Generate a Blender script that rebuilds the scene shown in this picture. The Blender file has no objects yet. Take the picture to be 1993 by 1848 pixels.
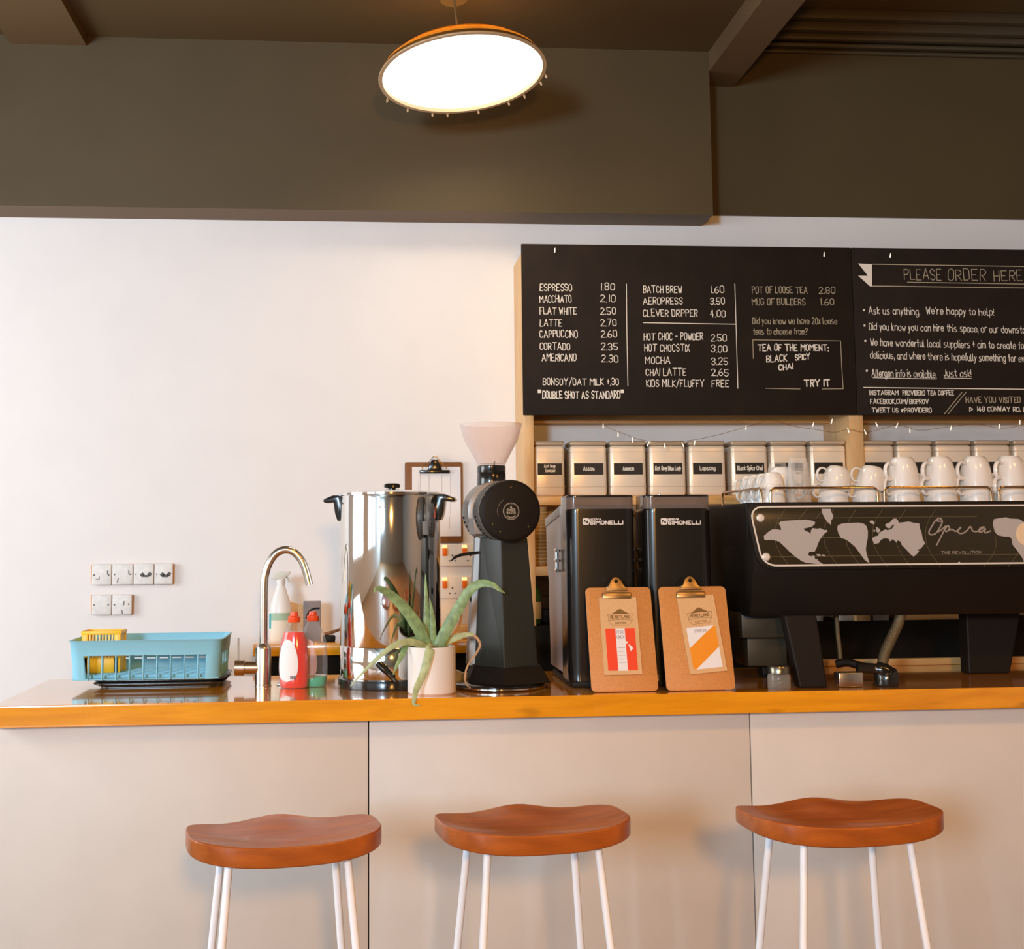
import bpy, bmesh, math, random
from mathutils import Vector, Matrix
from mathutils.geometry import tessellate_polygon
random.seed(11)
SC = bpy.context.scene
COL = SC.collection
PI = math.pi

# ---------------------------------------------------------------- camera model
F, CX, CY = 2533.77, 918.56, 787.80           # focal length and principal point for a 1993 x 1848 frame
R = Matrix(((0.996310875, -0.0854425278, -0.00801340497),
            (0.000760875745, 0.102168537, -0.994766812),
            (0.0858141089, 0.991090896, 0.101856636)))
EYE = Vector((0, 0, 1.40))
RT = R.transposed()

def ray(u, v):
    return RT @ Vector(((u - CX) / F, (v - CY) / F, 1.0))
def at(u, v, Y):
    d = ray(u, v); return EYE + d * (Y / d.y)
def atz(u, v, Z):
    d = ray(u, v); return EYE + d * ((Z - EYE.z) / d.z)
def atx(u, v, X):
    d = ray(u, v); return EYE + d * (X / d.x)
def ppm(Y):                                    # rough metres per pixel at depth Y
    return Y * 1.0 / F

# ---------------------------------------------------------------- mesh builder
class MB:
    def __init__(s):
        s.v = []; s.f = []
    def add(s, vs, fs, M=None):
        o = len(s.v)
        for p in vs:
            p = Vector(p)
            s.v.append(M @ p if M is not None else p)
        for f in fs:
            s.f.append([i + o for i in f])
        return s
    def frombm(s, bm, M=None):
        bm.verts.index_update()
        s.add([v.co.copy() for v in bm.verts], [[v.index for v in f.verts] for f in bm.faces], M)
        bm.free()
        return s
    def box(s, c, d, bev=0.0, seg=2, M=None, rot=None):
        bm = bmesh.new()
        bmesh.ops.create_cube(bm, size=1.0)
        bmesh.ops.scale(bm, vec=Vector(d), verts=bm.verts)
        if bev > 0:
            bev = min(bev, min(d) * .49)
            bmesh.ops.bevel(bm, geom=list(bm.edges), offset=bev, segments=seg, profile=.5, affect='EDGES')
        T = Matrix.Translation(Vector(c))
        if rot is not None: T = T @ rot
        if M is not None: T = M @ T
        return s.frombm(bm, T)
    def lathe(s, prof, n=40, c=(0, 0, 0), M=None, sx=1.0, sy=1.0, closed=False, caps=True):
        vs = []; fs = []
        m = len(prof)
        for r, z in prof:
            for i in range(n):
                a = 2 * PI * i / n
                vs.append((c[0] + max(r, 1e-5) * math.cos(a) * sx, c[1] + max(r, 1e-5) * math.sin(a) * sy, c[2] + z))
        for j in range(m - 1):
            for i in range(n):
                k = (i + 1) % n
                fs.append((j * n + i, j * n + k, (j + 1) * n + k, (j + 1) * n + i))
        if not closed and caps:
            if prof[0][0] > 1e-4: fs.append(tuple(reversed(range(n))))
            if prof[-1][0] > 1e-4: fs.append(tuple((m - 1) * n + i for i in range(n)))
        elif closed:
            for i in range(n):
                k = (i + 1) % n
                fs.append(((m - 1) * n + i, (m - 1) * n + k, k, i))
        return s.add(vs, fs, M)
    def tube(s, pts, r, n=12, M=None, caps=True, flat=1.0, up=None):
        pts = [Vector(p) for p in pts]
        rs = r if isinstance(r, (list, tuple)) else [r] * len(pts)
        vs = []; fs = []
        prev = None
        for i, p in enumerate(pts):
            a = pts[max(i - 1, 0)]; b = pts[min(i + 1, len(pts) - 1)]
            t = (b - a).normalized() if (b - a).length > 1e-9 else Vector((0, 0, 1))
            if prev is None:
                u = Vector(up) if up is not None else (Vector((0, 0, 1)) if abs(t.z) < .9 else Vector((0, 1, 0)))
                x = (u - t * u.dot(t)).normalized()
            else:
                x = (prev - t * prev.dot(t)).normalized()
            prev = x
            y = t.cross(x)
            for k in range(n):
                an = 2 * PI * k / n
                vs.append(p + x * (math.cos(an) * rs[i] * flat) + y * (math.sin(an) * rs[i]))
        for j in range(len(pts) - 1):
            for k in range(n):
                q = (k + 1) % n
                fs.append((j * n + k, j * n + q, (j + 1) * n + q, (j + 1) * n + k))
        if caps:
            fs.append(tuple(reversed(range(n))))
            fs.append(tuple((len(pts) - 1) * n + k for k in range(n)))
        return s.add(vs, fs, M)
    def prism(s, poly, y0, y1, M=None, bev=0.0):
        """polygon given in (x, z), extruded along y"""
        bm = bmesh.new()
        a = [bm.verts.new((x, y0, z)) for x, z in poly]
        f = bm.faces.new(a)
        r = bmesh.ops.extrude_face_region(bm, geom=[f])
        nv = [g for g in r['geom'] if isinstance(g, bmesh.types.BMVert)]
        bmesh.ops.translate(bm, vec=(0, y1 - y0, 0), verts=nv)
        bmesh.ops.recalc_face_normals(bm, faces=bm.faces)
        if bev > 0:
            es = [e for e in bm.edges if abs(e.verts[0].co.y - e.verts[1].co.y) < 1e-6]
            bmesh.ops.bevel(bm, geom=es, offset=bev, segments=2, profile=.5, affect='EDGES')
        return s.frombm(bm, M)
    def flatpoly(s, poly, y, M=None):
        """a painted shape on a surface, (x, z) polygon facing -y"""
        return s.add([(x, y, z) for x, z in poly], [tuple(range(len(poly)))], M)
    def grid(s, fn, nu, nv, M=None, flip=False):
        vs = [fn(i / nu, j / nv) for j in range(nv + 1) for i in range(nu + 1)]
        fs = []
        for j in range(nv):
            for i in range(nu):
                a = j * (nu + 1) + i
                q = (a, a + 1, a + nu + 2, a + nu + 1)
                fs.append(q[::-1] if flip else q)
        return s.add(vs, fs, M)
    def build(s, name, mat, parent=None, world=False, smooth=True, angle=38, subsurf=0, solid=0.0, recalc=True):
        me = bpy.data.meshes.new(name)
        vs = s.v
        if world and parent is not None:
            inv = chain(parent).inverted()
            vs = [inv @ p for p in vs]
        me.from_pydata([tuple(p) for p in vs], [], s.f)
        if recalc:
            bm = bmesh.new(); bm.from_mesh(me)
            bmesh.ops.recalc_face_normals(bm, faces=bm.faces)
            bm.to_mesh(me); bm.free()
        if smooth:
            me.shade_smooth()
            me.set_sharp_from_angle(angle=math.radians(angle))
        me.materials.append(mat)
        o = bpy.data.objects.new(name, me)
        COL.objects.link(o)
        if parent is not None: o.parent = parent
        if subsurf:
            m = o.modifiers.new('smooth', 'SUBSURF'); m.levels = subsurf; m.render_levels = subsurf
        if solid:
            m = o.modifiers.new('wall', 'SOLIDIFY'); m.thickness = solid; m.offset = 0
        return o

def chain(o):
    M = o.matrix_basis.copy()
    while o.parent is not None:
        o = o.parent
        M = o.matrix_basis @ M
    return M

def thing(name, label, cat, loc=(0, 0, 0), rot=(0, 0, 0), group=None):
    o = bpy.data.objects.new(name, None)
    o.empty_display_size = .05
    COL.objects.link(o)
    o.location = loc; o.rotation_euler = rot
    tag(o, label, cat, group)
    return o
def tag(o, label, cat, group=None):
    o['label'] = label; o['category'] = cat
    if group: o['group'] = group
    return o
def structure(o):
    o['kind'] = 'structure'; return o
def copy_tree(o, parent=None):
    c = o.copy(); COL.objects.link(c)
    if parent is not None: c.parent = parent
    for ch in list(o.children): copy_tree(ch, c)
    return c
def recentre(o):
    """put the origin of a single-mesh thing at the middle of its base"""
    me = o.data
    xs = [v.co for v in me.vertices]
    c = Vector(((min(p.x for p in xs) + max(p.x for p in xs)) / 2, (min(p.y for p in xs) + max(p.y for p in xs)) / 2, min(p.z for p in xs)))
    me.transform(Matrix.Translation(-c)); o.location = c
    return o

def arc(cx, cz, r, a0, a1, n=10):
    return [(cx + r * math.cos(math.radians(a0 + (a1 - a0) * i / n)), cz + r * math.sin(math.radians(a0 + (a1 - a0) * i / n))) for i in range(n + 1)]
def rrect(x0, z0, x1, z1, r, n=6):
    return arc(x1 - r, z1 - r, r, 0, 90, n) + arc(x0 + r, z1 - r, r, 90, 180, n) + arc(x0 + r, z0 + r, r, 180, 270, n) + arc(x1 - r, z0 + r, r, 270, 360, n)
def smooth_path(pts, n=8):
    """Catmull-Rom through 3D points"""
    P = [Vector(p) for p in pts]
    P = [P[0] * 2 - P[1]] + P + [P[-1] * 2 - P[-2]]
    out = []
    for i in range(1, len(P) - 2):
        for k in range(n):
            t = k / n
            a, b, c, d = P[i - 1], P[i], P[i + 1], P[i + 2]
            out.append(.5 * ((2 * b) + (c - a) * t + (2 * a - 5 * b + 4 * c - d) * t * t + (3 * b - a - 3 * c + d) * t ** 3))
    out.append(P[-2])
    return out

# ---------------------------------------------------------------- hand lettering (single-stroke alphabet)
G = {
'A': '022842 1434', 'B': '0208 082837362505 2534332202', 'C': '3728180703122233', 'D': '0208 08182837332202', 'E': '38080232 0525', 'F': '380802 0525',
'G': '37281807031222333525', 'H': '0208 3238 0535', 'I': '0208', 'J': '28231203', 'K': '0208 380532', 'L': '080232', 'M': '0208254842', 'N': '02083238',
'O': '180703122233372818', 'P': '02082837362505', 'Q': '180703122233372818 2341', 'R': '02082837362505 1532', 'S': '372818070615253433221203',
'T': '0848 2822', 'U': '080312223338', 'V': '082248', 'W': '0812263248', 'X': '0238 0832', 'Y': '082548 2522', 'Z': '08380232',
'0': '180703122233372818', '1': '1218', '2': '07182837360232', '3': '07182837362515 253433221203', '4': '22280434', '5': '380805253433221203',
'6': '28170503122233342504', '7': '083812', '8': '15060718283736251504031222333425', '9': '3625150607182837363422',
'a': '3526160503122233 3632', 'b': '0802 0516263533221203', 'c': '3526160503122233', 'd': '3832 3526160503122233', 'e': '04343526160503122233',
'f': '28181712 0626', 'g': '3526160503122233 3631201001', 'h': '0802 0516263532', 'i': '0602 0808', 'j': '161100 1818', 'k': '0802 260422', 'l': '080212',
'm': '0602 05162522 25364542', 'n': '0602 0516263532', 'o': '160503122233352616', 'p': '0600 0516263533221203', 'q': '3630 3526160503122233',
'r': '0602 041626', 's': '2616051424332202', 't': '181322 0626', 'u': '0603122233 3632', 'v': '061226', 'w': '0612243246', 'x': '0226 0622', 'y': '0612 261200',
'z': '06260222', '.': '0202', ',': '0301', '!': '0804 0202', ':': '0505 0202', '?': '07182837361514 1212', '/': '0139', '-': '0525', '+': '0525 1317',
'*': '0707', "'": '0807', '@': '2514132436 2605031222'}
def glyph(ch):
    g = G.get(ch)
    if g is None: return None
    return [[(int(t[i]), int(t[i + 1])) for i in range(0, len(t), 2)] for t in g.split(' ')]
def ribbon(mb, pts, w, y, M=None):
    y0 = y
    for a, b in zip(pts[:-1], pts[1:]):
        mb.layer = (getattr(mb, 'layer', 0) + 1) % 7          # crossing strokes lie on each other, not in one plane
        y = y0 - mb.layer * 2.5e-5
        dx, dz = b[0] - a[0], b[1] - a[1]
        L = math.hypot(dx, dz)
        if L < 1e-7:
            h = w * .62
            mb.flatpoly([(a[0] - h, a[1] - h), (a[0] + h, a[1] - h), (a[0] + h, a[1] + h), (a[0] - h, a[1] + h)], y, M); continue
        tx, tz = dx / L * w * .4, dz / L * w * .4
        nx, nz = -dz / L * w / 2, dx / L * w / 2
        mb.flatpoly([(a[0] - tx + nx, a[1] - tz + nz), (a[0] - tx - nx, a[1] - tz - nz), (b[0] + tx - nx, b[1] + tz - nz), (b[0] + tx + nx, b[1] + tz + nz)], y, M)
def write(mb, text, x0, z0, height, width=None, y=0.0, stroke=.004, M=None, slope=0.0, jit=.35, slant=.0):
    """letters standing on baseline (x0, z0); height is the capital height"""
    uz = height / 6.0
    adv = []; x = 0.0
    gl = []
    for ch in text:
        g = glyph(ch)
        if g is None: adv.append(x); gl.append(None); x += 2.6; continue
        wmax = max(p[0] for st in g for p in st)
        adv.append(x); gl.append(g); x += wmax + 1.35
    total = max(x - 1.35, 1)
    ux = (width / total) if width else uz * .78
    for a, g in zip(adv, gl):
        if g is None: continue
        jz = random.uniform(-jit, jit) * uz; sc = 1 + random.uniform(-.06, .06) * (1 if jit else 0)
        sh = slant + random.uniform(-.06, .06) * (1 if jit else 0)
        for st in g:
            pts = []
            for px, pz in st:
                gx = (a + px) * ux; gz = (pz - 2) * uz * sc
                pts.append((x0 + gx + gz * sh, z0 + gz + jz + gx * slope))
            if len(pts) == 2 and pts[0] == pts[1]: ribbon(mb, pts, stroke * .95, y, M)
            else: ribbon(mb, pts, stroke, y, M)
    return total * ux
# ---------------------------------------------------------------- materials (all procedural)
MATS = {}
def nodes(name):
    m = bpy.data.materials.new(name); m.use_nodes = True
    nt = m.node_tree
    return m, nt, nt.nodes['Principled BSDF']
def mat(name, col, rough=.5, metal=0.0, spec=.5, coat=0.0, noise=0.0, nscale=40.0, bump=0.0, bscale=120.0, trans=0.0, ior=1.45, alpha=1.0, emit=None, estr=0.0, sss=0.0):
    if name in MATS: return MATS[name]
    m, nt, b = nodes(name)
    b.inputs['Base Color'].default_value = (*col, 1)
    b.inputs['Roughness'].default_value = rough
    b.inputs['Metallic'].default_value = metal
    b.inputs['Specular IOR Level'].default_value = spec
    b.inputs['IOR'].default_value = ior
    b.inputs['Coat Weight'].default_value = coat
    b.inputs['Coat Roughness'].default_value = .08
    b.inputs['Transmission Weight'].default_value = trans
    b.inputs['Alpha'].default_value = alpha
    if sss:
        b.inputs['Subsurface Weight'].default_value = sss
        b.inputs['Subsurface Radius'].default_value = (.01, .008, .004)
    if emit:
        b.inputs['Emission Color'].default_value = (*emit, 1)
        b.inputs['Emission Strength'].default_value = estr
    tc = None
    if noise > 0 or bump > 0:
        tc = nt.nodes.new('ShaderNodeTexCoord')
    if noise > 0:
        n = nt.nodes.new('ShaderNodeTexNoise'); n.inputs['Scale'].default_value = nscale; n.inputs['Detail'].default_value = 5
        r = nt.nodes.new('ShaderNodeValToRGB')
        r.color_ramp.elements[0].position = .3; r.color_ramp.elements[1].position = .7
        r.color_ramp.elements[0].color = (*[c * (1 - noise) for c in col], 1)
        r.color_ramp.elements[1].color = (*[min(1, c * (1 + noise)) for c in col], 1)
        nt.links.new(tc.outputs['Object'], n.inputs['Vector'])
        nt.links.new(n.outputs['Fac'], r.inputs['Fac'])
        nt.links.new(r.outputs['Color'], b.inputs['Base Color'])
    if bump > 0:
        n2 = nt.nodes.new('ShaderNodeTexNoise'); n2.inputs['Scale'].default_value = bscale; n2.inputs['Detail'].default_value = 4
        bp = nt.nodes.new('ShaderNodeBump'); bp.inputs['Strength'].default_value = bump; bp.inputs['Distance'].default_value = .002
        nt.links.new(tc.outputs['Object'], n2.inputs['Vector'])
        nt.links.new(n2.outputs['Fac'], bp.inputs['Height'])
        nt.links.new(bp.outputs['Normal'], b.inputs['Normal'])
    MATS[name] = m
    return m
def wood(name, dark, light, scale=(2, 30, 30), rough=.35, coat=0.0, bump=.08, knots=0.0, spec=.5):
    m, nt, b = nodes(name)
    tc = nt.nodes.new('ShaderNodeTexCoord')
    mp = nt.nodes.new('ShaderNodeMapping'); mp.inputs['Scale'].default_value = scale
    n = nt.nodes.new('ShaderNodeTexNoise'); n.inputs['Scale'].default_value = 1.6; n.inputs['Detail'].default_value = 7; n.inputs['Roughness'].default_value = .62; n.inputs['Distortion'].default_value = .5
    r = nt.nodes.new('ShaderNodeValToRGB')
    r.color_ramp.elements[0].position = .33; r.color_ramp.elements[1].position = .68
    r.color_ramp.elements[0].color = (*dark, 1); r.color_ramp.elements[1].color = (*light, 1)
    nt.links.new(tc.outputs['Object'], mp.inputs['Vector']); nt.links.new(mp.outputs['Vector'], n.inputs['Vector'])
    nt.links.new(n.outputs['Fac'], r.inputs['Fac'])
    out = r.outputs['Color']
    if knots > 0:
        k = nt.nodes.new('ShaderNodeTexNoise'); k.inputs['Scale'].default_value = 1.3; k.inputs['Detail'].default_value = 2
        mp2 = nt.nodes.new('ShaderNodeMapping'); mp2.inputs['Scale'].default_value = (3.2, 9, 14)
        kr = nt.nodes.new('ShaderNodeValToRGB'); kr.color_ramp.elements[0].position = .62; kr.color_ramp.elements[1].position = .74
        mx = nt.nodes.new('ShaderNodeMix'); mx.data_type = 'RGBA'
        mx.inputs['B'].default_value = (*[c * (1 - knots) for c in dark], 1)
        nt.links.new(tc.outputs['Object'], mp2.inputs['Vector']); nt.links.new(mp2.outputs['Vector'], k.inputs['Vector'])
        nt.links.new(k.outputs['Fac'], kr.inputs['Fac'])
        nt.links.new(kr.outputs['Color'], mx.inputs['Factor'])
        nt.links.new(out, mx.inputs['A']); out = mx.outputs['Result']
    nt.links.new(out, b.inputs['Base Color'])
    b.inputs['Roughness'].default_value = rough
    b.inputs['Coat Weight'].default_value = coat; b.inputs['Coat Roughness'].default_value = .06
    b.inputs['Specular IOR Level'].default_value = spec
    if bump:
        bp = nt.nodes.new('ShaderNodeBump'); bp.inputs['Strength'].default_value = bump; bp.inputs['Distance'].default_value = .001
        nt.links.new(n.outputs['Fac'], bp.inputs['Height']); nt.links.new(bp.outputs['Normal'], b.inputs['Normal'])
    MATS[name] = m
    return m
def glassy(name, col, rough=.05, mix=.12, tint=(1, 1, 1)):
    """thin clear plastic or glass: mostly see-through with a glossy skin"""
    m = bpy.data.materials.new(name); m.use_nodes = True
    nt = m.node_tree; nt.nodes.remove(nt.nodes['Principled BSDF'])
    out = nt.nodes['Material Output']
    t = nt.nodes.new('ShaderNodeBsdfTransparent'); t.inputs['Color'].default_value = (*tint, 1)
    g = nt.nodes.new('ShaderNodeBsdfPrincipled'); g.inputs['Base Color'].default_value = (*col, 1); g.inputs['Roughness'].default_value = rough
    lw = nt.nodes.new('ShaderNodeLayerWeight'); lw.inputs['Blend'].default_value = .35
    mth = nt.nodes.new('ShaderNodeMath'); mth.operation = 'MULTIPLY_ADD'; mth.inputs[1].default_value = .6; mth.inputs[2].default_value = mix
    mx = nt.nodes.new('ShaderNodeMixShader')
    nt.links.new(lw.outputs['Facing'], mth.inputs[0]); nt.links.new(mth.outputs[0], mx.inputs['Fac'])
    nt.links.new(t.outputs[0], mx.inputs[1]); nt.links.new(g.outputs[0], mx.inputs[2]); nt.links.new(mx.outputs[0], out.inputs['Surface'])
    MATS[name] = m
    return m
def translucent(name, col, mix=.5, rough=.6):
    m = bpy.data.materials.new(name); m.use_nodes = True
    nt = m.node_tree; b = nt.nodes['Principled BSDF']; out = nt.nodes['Material Output']
    b.inputs['Base Color'].default_value = (*col, 1); b.inputs['Roughness'].default_value = rough
    t = nt.nodes.new('ShaderNodeBsdfTranslucent'); t.inputs['Color'].default_value = (*col, 1)
    mx = nt.nodes.new('ShaderNodeMixShader'); mx.inputs['Fac'].default_value = mix
    nt.links.new(b.outputs[0], mx.inputs[1]); nt.links.new(t.outputs[0], mx.inputs[2]); nt.links.new(mx.outputs[0], out.inputs['Surface'])
    MATS[name] = m
    return m

white_wall = mat('white_wall_paint', (.775, .76, .755), .85, noise=.015, nscale=6, bump=.15, bscale=60)
room_wall = mat('taupe_wall_paint', (.34, .30, .26), .85)
dark_paint = mat('dark_brown_paint', (.074, .049, .017), .62, noise=.06, nscale=3)
dark_paint2 = mat('dark_brown_paint_moulding', (.072, .055, .031), .5)
ceil_paint = mat('dark_ceiling_paint', (.105, .070, .027), .7, noise=.05, nscale=2)
beam_lit_under = mat('brown_paint_lit_underside', (.15, .095, .045), .6)  # lighter brown paints lamplight into the beam underside and the joists
floor_wood = wood('floor_boards', (.20, .10, .04), (.36, .20, .09), (3, 14, 14), .45)
honey = wood('honey_varnished_wood', (.66, .235, .006), (.88, .36, .012), (1.4, 16, 16), .14, coat=1.0, knots=.45)
seatwood = wood('red_brown_varnished_wood', (.25, .055, .006), (.42, .105, .012), (3, 18, 18), .36, coat=.15)
pine = wood('pale_pine', (.62, .36, .15), (.78, .50, .24), (18, 18, 2), .5)
pine_x = wood('pale_pine_lengthwise', (.55, .29, .09), (.72, .42, .16), (2, 18, 18), .45)
panel_mat = mat('pale_plywood_panel', (.59, .54, .49), .5, noise=.03, nscale=5)
white_metal = mat('white_powder_coat', (.78, .80, .83), .35)
blackboard = mat('chalkboard_black', (.016, .0095, .006), .75, spec=.25, noise=.2, nscale=9)
chalk = mat('chalk_marker_white', (.80, .74, .64), .8)
chalk_dim = mat('chalk_marker_worn', (.42, .36, .25), .8)
black_plastic = mat('black_plastic', (.012, .011, .010), .32)
black_gloss = mat('black_gloss_paint', (.012, .011, .009), .18, coat=.3)
black_matt = mat('black_matt_paint', (.009, .006, .004), .6, spec=.25)
green_black = mat('green_black_paint', (.022, .025, .021), .38)
chrome = mat('polished_steel', (.80, .78, .74), .06, metal=1)
steel = mat('brushed_steel', (.62, .57, .51), .26, metal=1)
brass = mat('brass_wire', (.70, .46, .18), .22, metal=1)
antique = mat('antique_brass', (.36, .255, .14), .36, metal=1)
china = mat('white_china', (.80, .77, .73), .12, coat=.3)
white_plastic = mat('white_plastic', (.78, .76, .73), .35)
grey_plate = mat('worn_white_plate', (.70, .69, .67), .45, noise=.08, nscale=60)
grey_marks = mat('grey_scratch', (.09, .085, .08), .7)
blue_plastic = mat('sky_blue_plastic', (.22, .54, .70), .38)
yellow_plastic = mat('yellow_plastic', (.92, .54, .02), .38)
dark_tray = mat('dark_brown_tray', (.03, .024, .018), .3)
orange_cap = mat('orange_red_cap', (.82, .075, .012), .35)
orange_rocker = mat('orange_rocker', (.85, .16, .01), .35)
neon = mat('lit_neon', (.9, .5, .2), .4, emit=(1, .62, .2), estr=1.6)
hardboard = mat('tan_hardboard', (.56, .235, .065), .55, noise=.12, nscale=260)
hardboard_dark = mat('brown_hardboard', (.20, .075, .02), .5, noise=.1, nscale=90)
kraft = mat('kraft_paper', (.66, .40, .19), .7, noise=.05, nscale=200)
paper = mat('white_paper', (.78, .76, .76), .7)
ink_brown = mat('brown_ink', (.20, .10, .02), .7)
ink_grey = mat('grey_ink', (.42, .38, .38), .8)
card_red = mat('card_red', (.80, .055, .012), .6)
card_amber = mat('card_amber', (.80, .27, .008), .6)
silver_print = mat('silver_print', (.40, .375, .36), .5)
silver_trim = mat('silver_trim', (.74, .70, .64), .35, metal=.2)
gold_line = mat('thin_gold_print', (.14, .11, .045), .6)
cream = mat('cream_disc', (.72, .55, .36), .5)
logo_white = mat('logo_white', (.74, .70, .66), .6)
leafgreen = mat('aloe_green', (.21, .32, .14), .45, noise=.35, nscale=55, sss=.1)
leafpale = mat('aloe_pale_green', (.40, .46, .24), .45, noise=.25, nscale=45, sss=.1)
leafdry = mat('aloe_dry_leaf', (.50, .30, .15), .7, noise=.25, nscale=60)
soil = mat('dark_soil', (.05, .035, .02), .9, bump=.6, bscale=300)
tin_front = mat('brushed_tin', (.86, .74, .59), .3, metal=.2)
tin_lid = mat('tin_lid', (.66, .54, .40), .32, metal=.4)
label_black = mat('black_label', (.015, .012, .010), .5)
grey_housing = mat('grey_metal_housing', (.36, .31, .29), .35, metal=.3)
light_grey = mat('light_grey_metal', (.30, .27, .245), .38, metal=.2)
braid = mat('braided_hose', (.14, .11, .06), .42, metal=.5, bump=1.0, bscale=420)
shadow_box = mat('dark_interior', (.014, .010, .007), .8, spec=.1)
teal = mat('teal_label', (.03, .38, .42), .5)
pale_green = mat('pale_green_label', (.36, .50, .36), .55)
cream_label = mat('cream_label', (.75, .69, .57), .6)
green_glass = mat('green_bottle', (.05, .16, .06), .12, spec=.7)
grey_box_mat = mat('grey_card_box', (.24, .21, .20), .55)
paper_cup = mat('kraft_paper_cup', (.62, .44, .20), .6)
clear_plastic = glassy('clear_plastic', (.45, .43, .43), .08, .09)
hopper_plastic = glassy('frosted_hopper_plastic', (.88, .78, .75), .2, .10, (.97, .93, .91))
smoke_plastic = glassy('smoked_plastic', (.25, .21, .19), .08, .45, (.62, .56, .52))
clear_glass = glassy('clear_glass', (.80, .77, .72), .03, .07)
jar_glass = glassy('jar_glass', (.40, .37, .32), .06, .30, (.75, .72, .66))
red_soap = mat('red_washing_liquid', (.86, .03, .004), .12, coat=.4)
green_soap = mat('green_washing_liquid', (.10, .52, .33), .15)
pink_film = glassy('pink_label_film', (.85, .52, .44), .3, .42, (.95, .75, .70))
amber_halo = translucent('amber_halo_shade', (.34, .14, .015), .5)
tile_white = mat('grey_white_tile', (.60, .55, .46), .35)
brown_cloth = mat('brown_patterned_cloth', (.16, .05, .028), .8, noise=.7, nscale=14)
# ---------------------------------------------------------------- camera
cam = bpy.data.cameras.new('camera')
cam.sensor_width = 36; cam.sensor_fit = 'HORIZONTAL'
cam.lens = F / 1993 * 36
cam.shift_x = (1993 / 2 - CX) / 1993
cam.shift_y = (CY - 1848 / 2) / 1993
cam.clip_start = .05; cam.clip_end = 60
camo = bpy.data.objects.new('camera', cam); COL.objects.link(camo)
camo.matrix_world = Matrix(((R[0][0], -R[1][0], -R[2][0], EYE.x), (R[0][1], -R[1][1], -R[2][1], EYE.y), (R[0][2], -R[1][2], -R[2][2], EYE.z), (0, 0, 0, 1)))
SC.camera = camo

# ---------------------------------------------------------------- room shell
WALL = 5.24; CT = .95                      # back wall depth, bar top height
XL, XR, YF, ZC = -3.4, 4.2, -4.0, 3.60
def sbox(name, a, b, m, bev=0.0):
    c = [(p + q) / 2 for p, q in zip(a, b)]; d = [abs(q - p) for p, q in zip(a, b)]
    o = MB().box((0, 0, 0), d, bev).build(name, m, smooth=bev > 0)
    o.location = c
    return structure(o)
sbox('floor', (XL, YF, -.1), (XR, WALL, 0), floor_wood)
sbox('wall_back', (XL, WALL, 0), (XR, WALL + .2, ZC), white_wall)
sbox('wall_right', (XR, YF, 0), (XR + .2, WALL + .2, ZC), room_wall)
sbox('wall_front', (XL, YF - .2, 0), (XR, YF, ZC), room_wall)
sbox('ceiling', (XL - .2, YF - .2, ZC), (XR + .2, WALL + .2, ZC + .1), ceil_paint)
WIN = [(2.35, 4.35, .95, 2.75), (-1.2, 1.4, .95, 2.75)]
wl = MB()
ys = [YF - .2] + sorted([w for q in WIN for w in q[:2]]) + [WALL + .2]
wl.box((XL - .1, (YF + WALL) / 2, .475), (.2, WALL - YF + .4, .95))
wl.box((XL - .1, (YF + WALL) / 2, (2.75 + ZC) / 2), (.2, WALL - YF + .4, ZC - 2.75))
for a, b in ((ys[0], ys[1]), (ys[2], ys[3]), (ys[4], ys[5])):
    wl.box((XL - .1, (a + b) / 2, 1.85), (.2, b - a, 1.8))
structure(wl.build('wall_left', white_wall, smooth=False))
for i, (a, b, c, d) in enumerate(WIN):
    w = MB()
    for z in (c + .03, d - .03): w.box((XL - .06, (a + b) / 2, z), (.06, b - a, .06))
    for y in (a + .03, (a + b) / 2, b - .03): w.box((XL - .06, y, (c + d) / 2), (.06, .06, d - c))
    structure(w.build('window_%d' % (i + 1), white_metal, smooth=False))

# the big boxed beam along the back wall, dark upper wall, lowered ceiling and joists
BX = 1.421
bm_ = MB().prism([(5.05, 2.69), (WALL, 2.69), (WALL, 3.40), (5.05, 3.40)], XL, BX, M=Matrix(((0, 1, 0, 0), (1, 0, 0, 0), (0, 0, 1, 0), (0, 0, 0, 1))))
bo = structure(bm_.build('trim_1', dark_paint, smooth=False))
bo.data.materials.append(beam_lit_under)
for p in bo.data.polygons:
    if p.normal.z < -.9: p.material_index = 1
sbox('trim_2', (BX, WALL - .012, 2.735), (XR, WALL, ZC), dark_paint)
sbox('trim_3', (XL, YF, 3.372), (BX, 5.05, ZC), ceil_paint)
sbox('trim_4', (BX, YF, 3.29), (1.575, WALL - .012, ZC), beam_lit_under)
sbox('trim_5', (-1.36, YF, 3.335), (-1.07, 5.05, 3.372), beam_lit_under)
co = MB()
for z0, z1, dep in ((3.555, 3.60, .115), (3.515, 3.555, .085), (3.488, 3.515, .055), (3.462, 3.480, .038), (3.44, 3.452, .022)):
    co.box(((1.575 + XR) / 2, WALL - .012 - dep / 2, (z0 + z1) / 2), (XR - 1.575, dep, z1 - z0), .006)
structure(co.build('trim_6', dark_paint2))

# ---------------------------------------------------------------- bar counter
YC, YB = 3.74, 4.43
XC0, XC1 = -1.012, 3.6
SX0, SX1, SY0, SY1 = -.235, -.115, 4.17, 4.37     # sink opening
ct = thing('bar_counter', 'long honey-coloured varnished wood bar counter running behind three stools', 'counter', ((XC0 + XC1) / 2, (YC + YB) / 2, 0))
w = MB()
def cbox(mb, a, b, bev=0.0):
    mb.box([(p + q) / 2 for p, q in zip(a, b)], [abs(q - p) for p, q in zip(a, b)], bev)
def slab(mb, x0, x1, y0, y1, z0, z1, bev=.004):
    cbox(mb, (x0, y0, z0), (x1, y1, z1), bev)
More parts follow.
